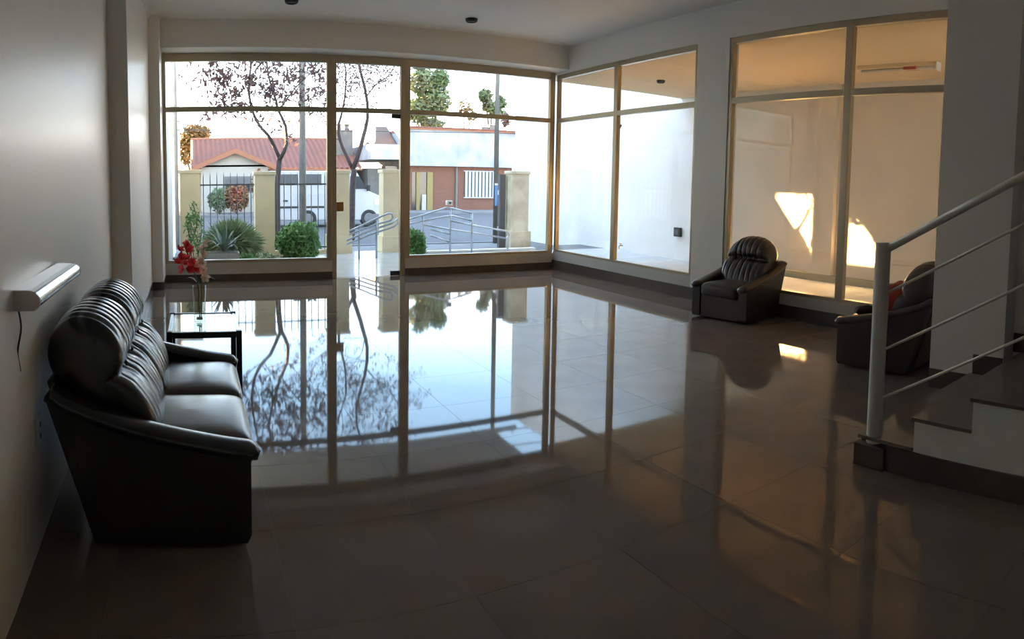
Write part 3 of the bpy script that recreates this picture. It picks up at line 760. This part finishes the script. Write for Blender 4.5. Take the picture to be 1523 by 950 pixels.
def blade(mb, base, d, l, lift, w, droop, n=9):
    d = Vector(d).normalized(); s = d.cross(Vector((0, 0, 1))); s = s.normalized() if s.length > 1e-4 else Vector((1, 0, 0))
    def fn(u, v):
        wd = w * (1 - v) ** .6 * (0.6 + .4 * min(1, v * 5))
        p = Vector(base) + d * (l * v) + Vector((0, 0, lift * v - droop * v * v))
        a = (u - .5) * 2
        return p + s * (a * wd) + Vector((0, 0, .35 * wd * a * a))
    mb.grid(fn, 4, n)
pb = at(335, 392, 10.6)
ag = tag(empty('agave', (pb.x - .02, 10.6, .0)), 'large agave with long pointed leaves in a grey planter', 'plant')
rnd = random.Random(8)
for k in range(26):
    a = k * 2.399; lf = rnd.uniform(.55, .85) if k < 16 else rnd.uniform(.4, .6)
    mb = MB(); blade(mb, (0, 0, .29), (math.cos(a), math.sin(a), 0), rnd.uniform(.20, .42), lf * .78, .034, rnd.uniform(.05, .34)); mb.build('leaf', M_AGAVE, ag, smooth=True)
pt = tag(empty('planter_box', (pb.x - .05, 10.55, -.06)), 'low grey planter box holding the agave', 'planter')
MB().hexa([(-.24, -.16, 0), (.24, -.16, 0), (.24, .16, 0), (-.24, .16, 0), (-.27, -.18, .36), (.27, -.18, .36), (.27, .18, .36), (-.27, .18, .36)]).build('tub', M_CONC, pt); box('earth', M_SOIL, (-.25, .25, -.165, .165, .35, .365), pt)
pg = at(345, 330, 12.0)
gb = tag(empty('fine_leaved_bush', (pg.x + .0, 12.0, -.06)), 'big rounded grey-green bush with fine narrow leaves behind the agave', 'shrub')
MB().tube([(0, 0, 0), (.02, 0, .4), (0, .02, .7)], [.03, .02, .01], 6).build('stem', M_BARK, gb)
mb = MB(); rnd = random.Random(12)
for k in range(4500):
    a, b = rnd.uniform(0, 6.3), rnd.uniform(-.5, 1.45)
    d = Vector((math.cos(a) * math.cos(b), math.sin(a) * math.cos(b), math.sin(b))); r0 = rnd.uniform(.15, .40)
    q = Vector((d.x * r0 * 1.25, d.y * r0, .36 + d.z * r0 * .95)); l = rnd.uniform(.10, .2); s = d.cross(Vector((rnd.uniform(-1, 1), rnd.uniform(-1, 1), .3))).normalized() * .013
    e = q + d * l + Vector((0, 0, -.03)); n = len(mb.v); mb.v += [tuple(q - s), tuple(q + s), tuple(e)]; mb.f.append((n, n + 1, n + 2))
stuff(mb.build('foliage', M_GRASSY, gb))
cp = at(290, 385, 11.3)
cl = tag(empty('climbing_rose', (cp.x, 11.3, -.06)), 'thin straggling climber beside the leftmost pillar', 'plant')
mb = MB(); ml = MB(); rnd = random.Random(21)
for k in range(4):
    pts = spline([(0, 0, 0), (rnd.uniform(-.12, .1), rnd.uniform(-.1, .1), .4), (rnd.uniform(-.15, .15), rnd.uniform(-.1, .1), .75), (rnd.uniform(-.1, .28), rnd.uniform(-.1, .1), rnd.uniform(.9, 1.15))], 12)
    mb.tube(pts, .007, 5)
    for q in pts[3:]: leaf_cloud(ml, q, (.09, .09, .07), 14, .032, rnd, shell=0)
mb.build('stems', M_BARK, cl); stuff(ml.build('foliage', M_SHRUB, cl))
for k, (px_, r) in enumerate(((372, .16), (395, .2))):
    q = at(px_, 380, 11.2); shrub('low_herb', (q.x, 11.2, -.06), r, .26, 260, .04, M_GRASSY if k else M_SHRUB, ('low green herb right beside the grey planter', 'low grassy herb between the agave and the round shrub')[k], 30 + k, stems=3, cat='plant')

# ------------------------------------------------------------------ van across the street
YV = 24.0
v0 = at(567, 332, YV); vr = at(398, 332, YV)
van = tag(empty('van', (vr.x, YV, -.25)), 'white delivery van parked in the street behind the fence', 'van')
LV = v0.x - vr.x
def vz(py): return at(500, py, YV).z + .25
VT = vz(254); 
prof = [(0, .28), (0, VT - .12), (.10, VT), (LV - 1.10, VT), (LV - .95, VT - .05), (LV - .50, vz(284)), (LV - .08, vz(291)), (LV, vz(300)), (LV, .30), (LV - .1, .24)]
MB().prism(prof, 'y', 0, 1.75).build('body', M_VAN, van, bevel=.04)
def vpanel(name, m, x0, x1, z0, z1, d=.012, parent=None): return box(name, m, (x0, x1, -d, 0, z0, z1), parent or van, bevel=.003)
def vx(px_): return at(px_, 280, YV).x - vr.x
MB().prism([(vx(521), vz(281)), (vx(521), vz(262)), (vx(534), vz(262)), (vx(546), vz(281))], 'y', -.012, 0).build('door_window', M_DKWIN, van)
vpanel('side_window', mat('tinted_van_glass', (.07, .075, .08), .3), vx(412), vx(443), vz(275), vz(259)); vpanel('side_window', MATS['tinted_van_glass'], vx(447), vx(478), vz(275), vz(259))
for a, b in ((vx(518), vx(549)), (vx(446), vx(480))): vpanel('door_seam', M_SHUTTER, a, a + .015, .4, VT - .12); 
vpanel('moulding', M_RUBBER, vx(448), vx(482), vz(309), vz(306)); vpanel('moulding', M_RUBBER, vx(402), vx(444), vz(309), vz(306))
vpanel('door_handle', M_RUBBER, vx(522), vx(528), vz(301), vz(299), .03); vpanel('door_handle', M_RUBBER, vx(421), vx(428), vz(299), vz(297), .03)
vpanel('headlight', M_LENS, LV - .28, LV - .06, vz(305), vz(297), .02)
vpanel('bumper', M_SHUTTER, LV - .5, LV + .05, .24, .48, .03); box('mirror', M_RUBBER, (vx(545), vx(549), -.18, -.02, vz(284), vz(275)), van, bevel=.01)
for xw in (vx(458), vx(549)):
    w = MB().lathe([(.001, -.02), (.20, -.02), (.24, -.035), (.31, -.03), (.33, 0), (.33, .19), (.001, .19)], 28, (0, 0, 0), 'y').build('wheel', M_RUBBER, van, smooth=False); w.location = (xw, .02, .33)
    MB().lathe([(.001, -.045), (.17, -.04), (.2, -.015), (.2, .0)], 20, (0, 0, 0), 'y').build('hubcap', M_SHUTTER, w)

# ------------------------------------------------------------------ house with the tiled roof
YH = 37.0
hA, hB = at(284, 250, YH), at(538, 250, YH)
hs = tag(empty('tiled_house', (hA.x, YH, -.16)), 'white single-storey house with red tiled roof and gabled porch across the street', 'house')
o = Vector((hA.x, YH, -.16))
def hp(px_, py_, Y=YH): return at(px_, py_, Y) - o
eave = hp(400, 250).z; W_ = hB.x - hA.x
rdg = hp(400, 207, YH + 4.2).z
box('wall', M_HOUSE, (.3, W_ - .3, .5, 8.0, 0, eave), hs)
def corr(mb, fn, width, length, pitch=.30, amp=.10):
    nu = int(width / pitch) * 6
    def g(u, v):
        p, nrm = fn(u, v); return p + nrm * (amp * abs(math.sin(math.pi * u * width / pitch)) )
    mb.grid(g, nu, 10)
mb = MB(); L_ = math.hypot(4.4, rdg - eave); nrm = Vector((0, -(rdg - eave), 4.4)).normalized()
corr(mb, lambda u, v: (Vector((u * W_, -.1 + 4.4 * v, eave - .06 + (rdg - eave + .06) * v)), nrm), W_, L_)
n2 = Vector((0, rdg - eave, 4.4)).normalized()
corr(mb, lambda u, v: (Vector((u * W_, 8.7 - 4.4 * v, eave - .06 + (rdg - eave + .06) * v)), n2), W_, L_)
rf = mb.build('roof', M_ROOF, hs, smooth=True)
MB().tube([(0, 4.3, rdg + .02), (W_, 4.3, rdg + .02)], .10, 8).build('ridge_cap', M_FASCIA, rf)
box('gutter', M_FASCIA, (0, W_, -.16, -.06, eave - .12, eave - .03), rf)
for xx in (.3, W_ - .31): MB().prism([(.2, eave - .1), (8.2, eave - .1), (4.25, rdg - .1)], 'x', xx, xx + .01).build('gable_wall', M_HOUSE, hs)
# gabled porch
gl, ga, gr_ = hp(287, 249, YH - 1.5), hp(347, 222, YH - 1.5), hp(412, 247, YH - 1.5)
gl.z = gr_.z = (gl.z + gr_.z) / 2
cxm = (gl.x + gr_.x) / 2; ga.x = cxm
box('porch_wall', M_HOUSE, (gl.x + .45, gr_.x - .45, -1.2, .5, 0, gl.z + .1), hs)
MB().prism([(gl.x + .45, gl.z), (gr_.x - .45, gl.z), (cxm, ga.z - .15)], 'y', -1.2, .5).build('pediment', M_HOUSE, hs)
for s, e in ((1, gl), (-1, gr_)):
    mb = MB(); dv = Vector((cxm - e.x, 0, ga.z - e.z)); nn = Vector((-dv.z, 0, dv.x)) * s; nn.normalize()
    depth = 5.0
    def pf(u, v, e=e, dv=dv, nn=nn): return (Vector((e.x, -1.65 + u * depth, e.z)) + dv * v, nn)
    corr(mb, pf, depth, dv.length); mb.build('porch_roof', M_ROOF, hs, smooth=True)
    a, b = Vector((e.x, -1.7, e.z)), Vector((cxm, -1.7, ga.z))
    MB().hexa([(a.x, -1.7, a.z - .22), (a.x, -1.6, a.z - .22), (a.x, -1.6, a.z + .03), (a.x, -1.7, a.z + .03), (b.x, -1.7, b.z - .22), (b.x, -1.6, b.z - .22), (b.x, -1.6, b.z + .03), (b.x, -1.7, b.z + .03)]).build('bargeboard', M_FASCIA, hs)
w0, w1 = hp(334, 287, YH - 1.25), hp(374, 262, YH - 1.25)
wn = box('window', M_SHUTTER, (w0.x, w1.x, -1.24, -1.2, w0.z, w1.z), hs)
for k in range(3): box('pane', M_DKWIN, (w0.x + .08 + k * (w1.x - w0.x - .1) / 3, w0.x + (k + 1) * (w1.x - w0.x - .1) / 3, -1.26, -1.24, w0.z + .1, w0.z + (w1.z - w0.z) * .5), wn)
for k in range(6): box('slat', M_SHUTTER, (w0.x + .05, w1.x - .05, -1.27, -1.24, w0.z + (w1.z - w0.z) * (.55 + .07 * k), w0.z + (w1.z - w0.z) * (.55 + .07 * k) + .04), wn)
g0, g1 = hp(470, 330, YH), hp(535, 262, YH)
gd = box('garage_door', M_SHUTTER, (g0.x, g1.x, .44, .5, 0, g1.z), hs)
ch = hp(497, 222, YH + 2); ch1 = hp(523, 194, YH + 2)
c_ = box('chimney', M_GREYST, (ch.x, ch1.x, 1.7, 2.5, eave, ch1.z), hs)
for k in (.28, .72): MB().lathe([(.16, 0), (.14, .28), (.2, .3), (.2, .36), (.001, .42)], 10, (ch.x + (ch1.x - ch.x) * k, 2.1, ch1.z)).build('chimney_pot', M_GREYST, c_)
# front garden of the house
p = at(352, 300, YH - 3.2); shrub('red_hedge', (p.x, YH - 3.2, -.16), .62, 1.45, 700, .10, mat('red_hedge_leaf', (.22, .06, .03), .8, col2=(.10, .10, .035), vscale=1.2), 'red-leaved hedge in front of the porch window across the street', 41)
p = at(326, 305, YH - 3.0); shrub('clipped_hedge', (p.x, YH - 3.0, -.16), .6, 1.25, 500, .10, M_GREENLEAF, 'small dark green hedge left of the red hedge', 42)
p = at(370, 300, YH - 3.4); shrub('red_hedge', (p.x + .55, YH - 3.4, -.16), .35, 2.2, 400, .11, MATS['red_hedge_leaf'], 'tall narrow red bush between the porch window and the fence pillar', 43)

# ------------------------------------------------------------------ brick house with white parapet
YK = 36.0
k0, k1 = at(606, 248, YK), at(762, 248, YK)
bh = tag(empty('brick_house', (k0.x, YK, -.16)), 'brick house with tall white parapet across the street on the right', 'house')
o = Vector((k0.x, YK, -.16))
WK = k1.x - k0.x; zb = hp(690, 248, YK).z; zt_ = hp(690, 196, YK).z
box('brick_wall', M_BRICK, (0, WK, 0, .3, 0, zb), bh)
for xx in (0, WK - .3): box('brick_return', M_BRICK, (xx, xx + .3, .3, 6.0, 0, zb), bh)
box('rear_wall', M_HOUSE2, (.3, WK - .3, 5.8, 6.0, 0, zb), bh)
box('parapet', M_HOUSE2, (-.05, WK + .05, -.35, 6.0, zb, zt_), bh)
cp_ = box('parapet_cap', M_FASCIA, (-.1, WK + .1, -.45, 6.1, zt_, zt_ + .12), bh)
n = 60
mb = MB().tube([(0, -.42, zt_ + .12), (WK, -.42, zt_ + .12)], .06, 6); mb.build('ridge_tiles', M_ROOF, cp_)
a, b = hp(690, 293, YK), hp(736, 256, YK)
wn = box('window', M_DKWIN, (a.x, b.x, -.02, 0, a.z, b.z), bh)
for k, bb in enumerate(((a.x - .06, b.x + .06, b.z, b.z + .06), (a.x - .06, b.x + .06, a.z - .06, a.z))): box('frame_rail', M_WHITEBAR, (bb[0], bb[1], -.10, -.02, bb[2], bb[3]), wn)
for k in range(9):
    x = a.x + (k + .5) * (b.x - a.x) / 9; box('bar', M_WHITEBAR, (x - .075, x + .075, -.09, -.05, a.z, b.z), wn)
a, b = hp(612, 312, YK), hp(643, 256, YK)
dn = box('doorway', M_DKWIN, (a.x, b.x, -.03, 0, 0, b.z), bh); box('post', mat('olive_timber', (.20, .16, .06), .8), (a.x + .25, a.x + .45, -.12, -.03, 0, b.z), dn); box('post', MATS['olive_timber'], (b.x - .35, b.x, -.12, -.03, 0, b.z), dn)
box('gate_panel', M_HOUSE, (a.x + .6, b.x - .4, -.1, -.03, 0, .9), dn)
dpx = hp(678, 300, YK).x; MB().tube([(dpx, -.06, 0), (dpx, -.06, zb)], .07, 8).build('downpipe', M_SHUTTER, bh)
MB().tube([(WK + .12, -.1, 0), (WK + .12, -.1, zt_ - .2)], .06, 8).build('downpipe', M_STEEL, bh)
for k in range(3):
    q = hp(720 + 12 * k, 190, YK); box('roof_clutter', M_GREYST, (q.x, q.x + .5, 1.5, 2.2, zt_ + .12, zt_ + .35 + .15 * k), bh)
# its lower wing with a slate-brown hip roof and a white carport edge
q0, q1 = at(547, 250, YK + 1), at(606, 250, YK + 1)
wg = tag(empty('house_wing', (q0.x, YK + 1, -.16)), 'low grey wing with brown hipped roof between the tiled house and the brick house', 'house')
o = Vector((q0.x, YK + 1, -.16)); ww = k0.x - q0.x - .15
box('wall', M_GREYST, (0, ww, 0, 5, 0, hp(575, 250, YK + 1).z), wg)
z0_ = hp(575, 238, YK + 1).z; z1_ = hp(575, 216, YK + 1).z
MB().hexa([(-.15, -1.2, z0_), (ww, -1.2, z0_), (ww, 5, z0_), (-.15, 5, z0_), (-.1, -1.0, z1_), (ww, -1.0, z1_), (ww, 5, z1_), (-.1, 5, z1_)]).build('fascia', M_HOUSE2, wg)
z2_ = hp(595, 190, YK + 4).z
MB().hexa([(.6, .5, z1_), (ww, .5, z1_), (ww, 5.5, z1_), (.6, 5.5, z1_), (ww * .62, 2.6, z2_), (ww, 2.6, z2_), (ww, 3.4, z2_), (ww * .62, 3.4, z2_)]).build('hip_roof', mat('brown_roof', (.09, .062, .05), .85), wg)
box('opening', M_DKWIN, (ww * .55, ww * .95, -.02, 0, 0, z0_ - .35), wg)

# ------------------------------------------------------------------ poles and cables
def pole(name, px_, Y, m, r, h, label, arms=True):
    p = at(px_, 260, Y); root = tag(empty(name, (p.x, Y, -.2)), label, 'pole')
    MB().tube([(0, 0, 0), (0, 0, h)], [r * 1.15, r * .8], 14).build('shaft', m, root, smooth=True)
    if arms:
        for z in (h - .5, h - 1.3):
            box('crossarm', M_WOODPOLE, (-.7, .7, -.05, .05, z, z + .09), root)
            for x in (-.6, -.2, .2, .6): MB().lathe([(.03, 0), (.045, .05), (.03, .10), (.001, .12)], 8, (x, 0, z + .09)).build('insulator', M_WHITEPL, root)
    return root
pole('concrete_pole', 260, 17.0, M_POLE, .085, 8.2, 'pale concrete pole at the far left behind the leftmost pillar')
pole('concrete_pole', 450, 15.3, M_POLE, .075, 7.6, 'pale concrete pole standing in front of the van')
pole('wooden_pole', 738, 15.4, M_WOODPOLE, .06, 6.6, 'grey wooden pole in front of the brick house window')
bx_ = at(733, 290, 15.25)
bb_ = tag(empty('blue_bin', (at(738, 290, 15.4).x - .02, 15.30, bx_.z)), 'small blue box strapped to the wooden pole', 'box')
MB().box(-.05, .05, -.06, .04, -.28, .25).build('case', M_BLUE, bb_, bevel=.01); box('lid', M_WHITEPL, (-.055, .055, -.065, .045, .25, .30), bb_)
def cable(a, b, sag, r, label):
    A, B_ = Vector(a), Vector(b); pts = [A.lerp(B_, t / 24) - Vector((0, 0, sag * 4 * (t / 24) * (1 - t / 24))) for t in range(25)]
    o = tag(MB().tube([p - A for p in pts], r, 5).build('overhead_cable', M_CABLE), label, 'cable', 'overhead street cables'); o.location = A
for (z, sg, Y), lab in zip(((7.35, .25, 16.4), (6.9, .4, 16.3), (6.45, .3, 16.5), (5.9, .55, 16.2), (5.5, .35, 16.4)), ('topmost', 'second highest', 'middle', 'second lowest', 'lowest')):
    A, Bq, Cq = Vector((-18, Y, z + .3)), Vector((9.5, Y - .4, z)), Vector((30, Y + .5, z + .4))
    pts = [A.lerp(Bq, t / 20) - Vector((0, 0, sg * 4 * (t / 20) * (1 - t / 20))) for t in range(21)] + [Bq.lerp(Cq, t / 16) - Vector((0, 0, sg * 4 * (t / 16) * (1 - t / 16))) for t in range(1, 17)]
    o_ = tag(MB().tube([p - A for p in pts], .018, 5).build('overhead_cable', M_CABLE), lab + ' of five black street cables mirrored in the floor', 'cable', 'overhead street cables'); o_.location = A
cable((-12, 33.5, 4.9), (24, 34.0, 5.2), .5, .02, 'upper thin cable crossing the sky above the tiled roof'); cable((-12, 33.7, 4.5), (24, 34.2, 4.6), .45, .02, 'lower thin cable just above the tiled roof')

# ------------------------------------------------------------------ trees
def grow(mb, tips, p, d, l, r, depth, rnd, spread=.5):
    pts = [p]; q = p.copy(); dd = d.copy()
    for _ in range(4):
        dd = (dd + Vector((rnd.gauss(0, .12), rnd.gauss(0, .12), rnd.gauss(.03, .08)))).normalized(); q = q + dd * (l / 4); pts.append(q.copy())
    mb.tube(pts, [r * (1 - .12 * i) for i in range(5)], 6 if depth > 1 else 4)
    if depth == 0: tips.append(pts[-1]); tips.append(pts[2]); return
    for k in range(3 if depth > 1 else 2):
        nd = (dd + Vector((rnd.gauss(0, spread), rnd.gauss(0, spread), rnd.gauss(.05, spread * .6)))).normalized()
        grow(mb, tips, pts[-1 if k < 2 else 2], nd, l * rnd.uniform(.6, .8), r * .55, depth - 1, rnd, spread)
def street_tree(name, Y, limbs, m, label, seed, nleaf, lsize, zb=-.2, clouds=(), leaf_tip=4):
    rnd = random.Random(seed); p0 = at(*limbs[0][0], Y); base = Vector((p0.x, Y, zb)); root = tag(empty(name, base), label, 'tree')
    mb = MB(); tips = []
    for pts, r0, r1, dep in ((l[0:-3], l[-3], l[-2], l[-1]) for l in limbs):
        P = []
        for i, (x, y) in enumerate(pts):
            q = at(x, y, Y); q.y += rnd.uniform(-.12, .12); P.append(q - base)
        if pts is limbs[0][0:-3] or pts[0] == limbs[0][0]: P[0] = Vector((P[0].x, 0, 0)) if pts[0] == limbs[0][0] else P[0]
        k = 14; S = spline(P, k); mb.tube(S, [r0 + (r1 - r0) * i / (k - 1) for i in range(k)], 8)
        if dep:
            for i in range(4, k, 2):
                for _ in range(2):
                    d = Vector((rnd.gauss(0, 1), rnd.gauss(0, .6), rnd.gauss(.5, .5))).normalized()
                    grow(mb, tips, S[i], d, rnd.uniform(.5, .95), r1 * .8, dep, rnd)
    mb.build('trunk', M_BARK, root, smooth=True)
    ml = MB()
    for t in tips:
        if rnd.random() < nleaf: leaf_cloud(ml, t, (.10, .10, .12), leaf_tip, lsize, rnd, shell=0)
    for (x, y, rx, ry, n) in clouds:
        q = at(x, y, Y) - base; sc = Y / CF; leaf_cloud(ml, (q.x, q.y, q.z), (rx * sc * 1.7, rx * sc * 1.2, ry * sc * 1.6), int(n * 2.2) if y < 85 else int(n * 1.5), lsize * (1.35 if y < 85 else 1.2), rnd, shell=0)
    stuff(ml.build('foliage', m, root))
    return root
street_tree('bare_street_tree', 14.6, [[(413, 330), (413, 285), (415, 250), (417, 236), .068, .055, 0], [(417, 236), (408, 216), (399, 203), (386, 187), (376, 165), (370, 134), (373, 100), (378, 60), (362, 0), (350, -50), .044, .015, 2], [(417, 236), (424, 220), (427, 205), (423, 183), (414, 166), (410, 147), (402, 122), (396, 80), (405, 20), (400, -60), .044, .015, 2], [(386, 187), (376, 165), (352, 140), (330, 128), .016, .007, 1], [(414, 166), (440, 130), (465, 105), (490, 70), .018, .011, 2]],
            M_REDLEAF, 'nearly bare street tree with dull red leaves in the front left window', 5, 1.0, .062,
            clouds=((333, 116, 9, 9, 60), (371, 122, 7, 8, 40), (312, 116, 8, 8, 24), (340, 138, 20, 6, 40), (400, 135, 12, 14, 50), (412, 96, 6, 8, 24), (435, 110, 10, 9, 40), (475, 105, 10, 14, 30), (350, 165, 18, 9, 26), (318, 93, 5, 5, 14), (375, 93, 9, 4, 16), (330, 60, 22, 16, 70), (375, 30, 30, 22, 110), (430, 50, 26, 22, 90), (470, 10, 22, 30, 80), (350, -30, 30, 30, 90), (410, -60, 34, 30, 100), (300, 20, 16, 18, 50), (485, 100, 14, 22, 50), (470, 150, 14, 14, 24), (345, 105, 40, 20, 60), (445, 125, 36, 26, 90), (385, 150, 30, 22, 50), (330, 150, 24, 18, 30)), leaf_tip=3)
street_tree('bare_street_tree', 17.4, [[(523, 330), (524, 280), (526, 252), .09, .075, 0], [(526, 252), (534, 222), (541, 200), (548, 177), (544, 144), (535, 100), (530, 60), (545, 0), (540, -50), .065, .017, 3], [(526, 252), (516, 232), (507, 212), (502, 190), (508, 166), (514, 140), (512, 100), (500, 60), .05, .015, 3], [(544, 144), (560, 125), (580, 110), (600, 70), .022, .014, 3]],
            M_REDLEAF, 'bare twiggy street tree seen above the glass door', 9, .8, .05, clouds=((570, 130, 26, 28, 130), (515, 115, 18, 20, 80), (545, 110, 30, 20, 70), (560, 60, 30, 26, 120), (520, 20, 28, 26, 110), (590, 20, 24, 30, 90), (545, -40, 40, 26, 120)), leaf_tip=3)
def far_tree(name, px_, Y, clouds, m, label, seed, lsize):
    rnd = random.Random(seed); b = at(px_, 250, Y); base = Vector((b.x, Y, -.16)); root = tag(empty(name, base), label, 'tree')
    mb = MB(); ml = MB(); sc = Y / CF
    for (x, y, rx, ry, n) in clouds:
        q = at(x, y, Y) - base
        mb.tube([(0, 0, 0), (q.x * .3, q.y * .2, q.z * .55), (q.x, q.y, q.z)], [.20, .12, .04], 6)
        leaf_cloud(ml, (q.x, q.y, q.z), (rx * sc, rx * sc, ry * sc), n, lsize, rnd, shell=.15)
    mb.build('trunk', M_BARK, root, smooth=True); stuff(ml.build('foliage', m, root))
    return root
far_tree('broadleaf_tree', 640, 50, ((628, 120, 22, 24, 500), (645, 150, 28, 25, 700), (622, 165, 18, 20, 400), (655, 118, 14, 18, 350), (640, 185, 22, 10, 300)), M_GREENLEAF, 'large green and brownish tree rising behind the white parapet', 51, .30)
far_tree('round_tree', 733, 47, ((722, 143, 11, 12, 260), (730, 158, 16, 10, 300), (745, 152, 9, 10, 200), (740, 168, 14, 8, 160)), M_GREENLEAF, 'compact green tree behind the parapet beside the wooden pole', 52, .26)
far_tree('golden_tree', 288, 49, ((288, 205, 22, 20, 700), (275, 225, 14, 20, 350), (300, 198, 14, 10, 260)), M_GOLDLEAF, 'golden-leaved tree to the left of the tiled roof', 53, .22)
far_tree('feathery_tree', 690, 52, ((690, 160, 14, 14, 90), (700, 172, 12, 8, 70)), M_GOLDLEAF, 'thin pale tree between the two green trees behind the parapet', 54, .25)
far_tree('palm_top', 752, 45, ((752, 178, 8, 12, 140),), M_REDLEAF, 'dark shaggy treetop at the right end of the parapet', 55, .22)

# ------------------------------------------------------------------ unseen blockers added to the left, shaped to leave only the passage sun patches
def block(name, c, n_dir, w, dep, h, m, label):
    root = tag(empty(name, c, 0), label, 'sun blocker'); ang = math.atan2(n_dir[1], n_dir[0])
    root.rotation_euler = (0, 0, ang)
    box('walls', m, (0, dep, -w / 2, w / 2, 0, h), root); box('roof_slab', M_GREYST, (-.2, dep + .2, -w / 2 - .2, w / 2 + .2, h, h + .25), root)
    k = max(1, int(w / 3.2))
    for i in range(k):
        y = -w / 2 + (i + .5) * w / k
        for z in ((1.2, 4.4, 7.6) if h > 8 else (1.2, 4.4) if h > 6 else (1.2,)):
            wn_ = box('window', M_WHITEBAR, (-.05, 0, y - .65, y + .65, z - .08, z + 1.48), root); box('pane', M_DKWIN, (-.06, -.05, y - .55, y + .55, z, z + 1.4), wn_)
    return root
SH = Vector((SUN_DIR.x, SUN_DIR.y, 0)).normalized(); SP = Vector((-SH.y, SH.x, 0))     # SP points to the sun's left
GD = 36.0; DZ = GD * math.tan(SUN_ALT)
GAP_O = Vector((XP, 0, 0)) + SH * GD          # where the line of the passage wall would be seen from the sun
def lat(a): return a * SP.y                    # a distance along the passage wall, foreshortened towards the sun
YL, YR = 7.5, 4.8
cb = GAP_O + SP * lat((YL + YR) / 2); ang = math.atan2(SH.y, SH.x)
gb2 = tag(empty('sun_patch_mask', (cb.x, cb.y, -.2), ang), 'unseen sun mask with openings shaped to cast the passage sun patches', 'sun blocker')  # added sun mask; its openings give the passage patches their outline
def gpoly(pts): return [(lat(a) - lat((YL + YR) / 2), z + (GD - a * SH.y) * math.tan(SUN_ALT) + .2 if z > -5 else 0) for a, z in pts]
TOPZ = 5.0
for nm, pts in (('lower_mask', [(YL, -9), (YL, 1.33), (7.17, 1.33), (6.36, .42), (6.36, -9)]), ('pier', [(6.36, -9), (6.36, TOPZ), (5.62, TOPZ), (5.62, -9)]), ('lower_mask', [(5.62, -9), (5.62, .36), (5.12, .36), (5.12, -9)]),
                ('pier', [(5.12, -9), (5.12, TOPZ), (YR, TOPZ), (YR, -9)]), ('upper_mask', [(YL, 1.36), (YL, TOPZ), (6.36, TOPZ), (6.36, 1.36)]), ('upper_mask', [(5.62, 1.03), (5.62, TOPZ), (5.12, TOPZ), (5.12, .55)])):
    MB().prism(gpoly(pts), 'x', 0, .25).build(nm, M_HOUSE, gb2)
hw = abs(lat((YL - YR) / 2))
for s_, (w, lab) in ((1, (26, 'pale house-shaped sun blocker added out of view, far to the left')), (-1, (13, 'cream house-shaped sun blocker added out of view behind the boundary wall'))):  # added out of view to keep the sun off everything else
    c = cb + SP * s_ * (w / 2 + hw)
    block('sun_blocker', (c.x, c.y, -.2), (SH.x, SH.y), w, 7, DZ + TOPZ, (M_HOUSE, M_CREAM)[s_ < 0], lab)
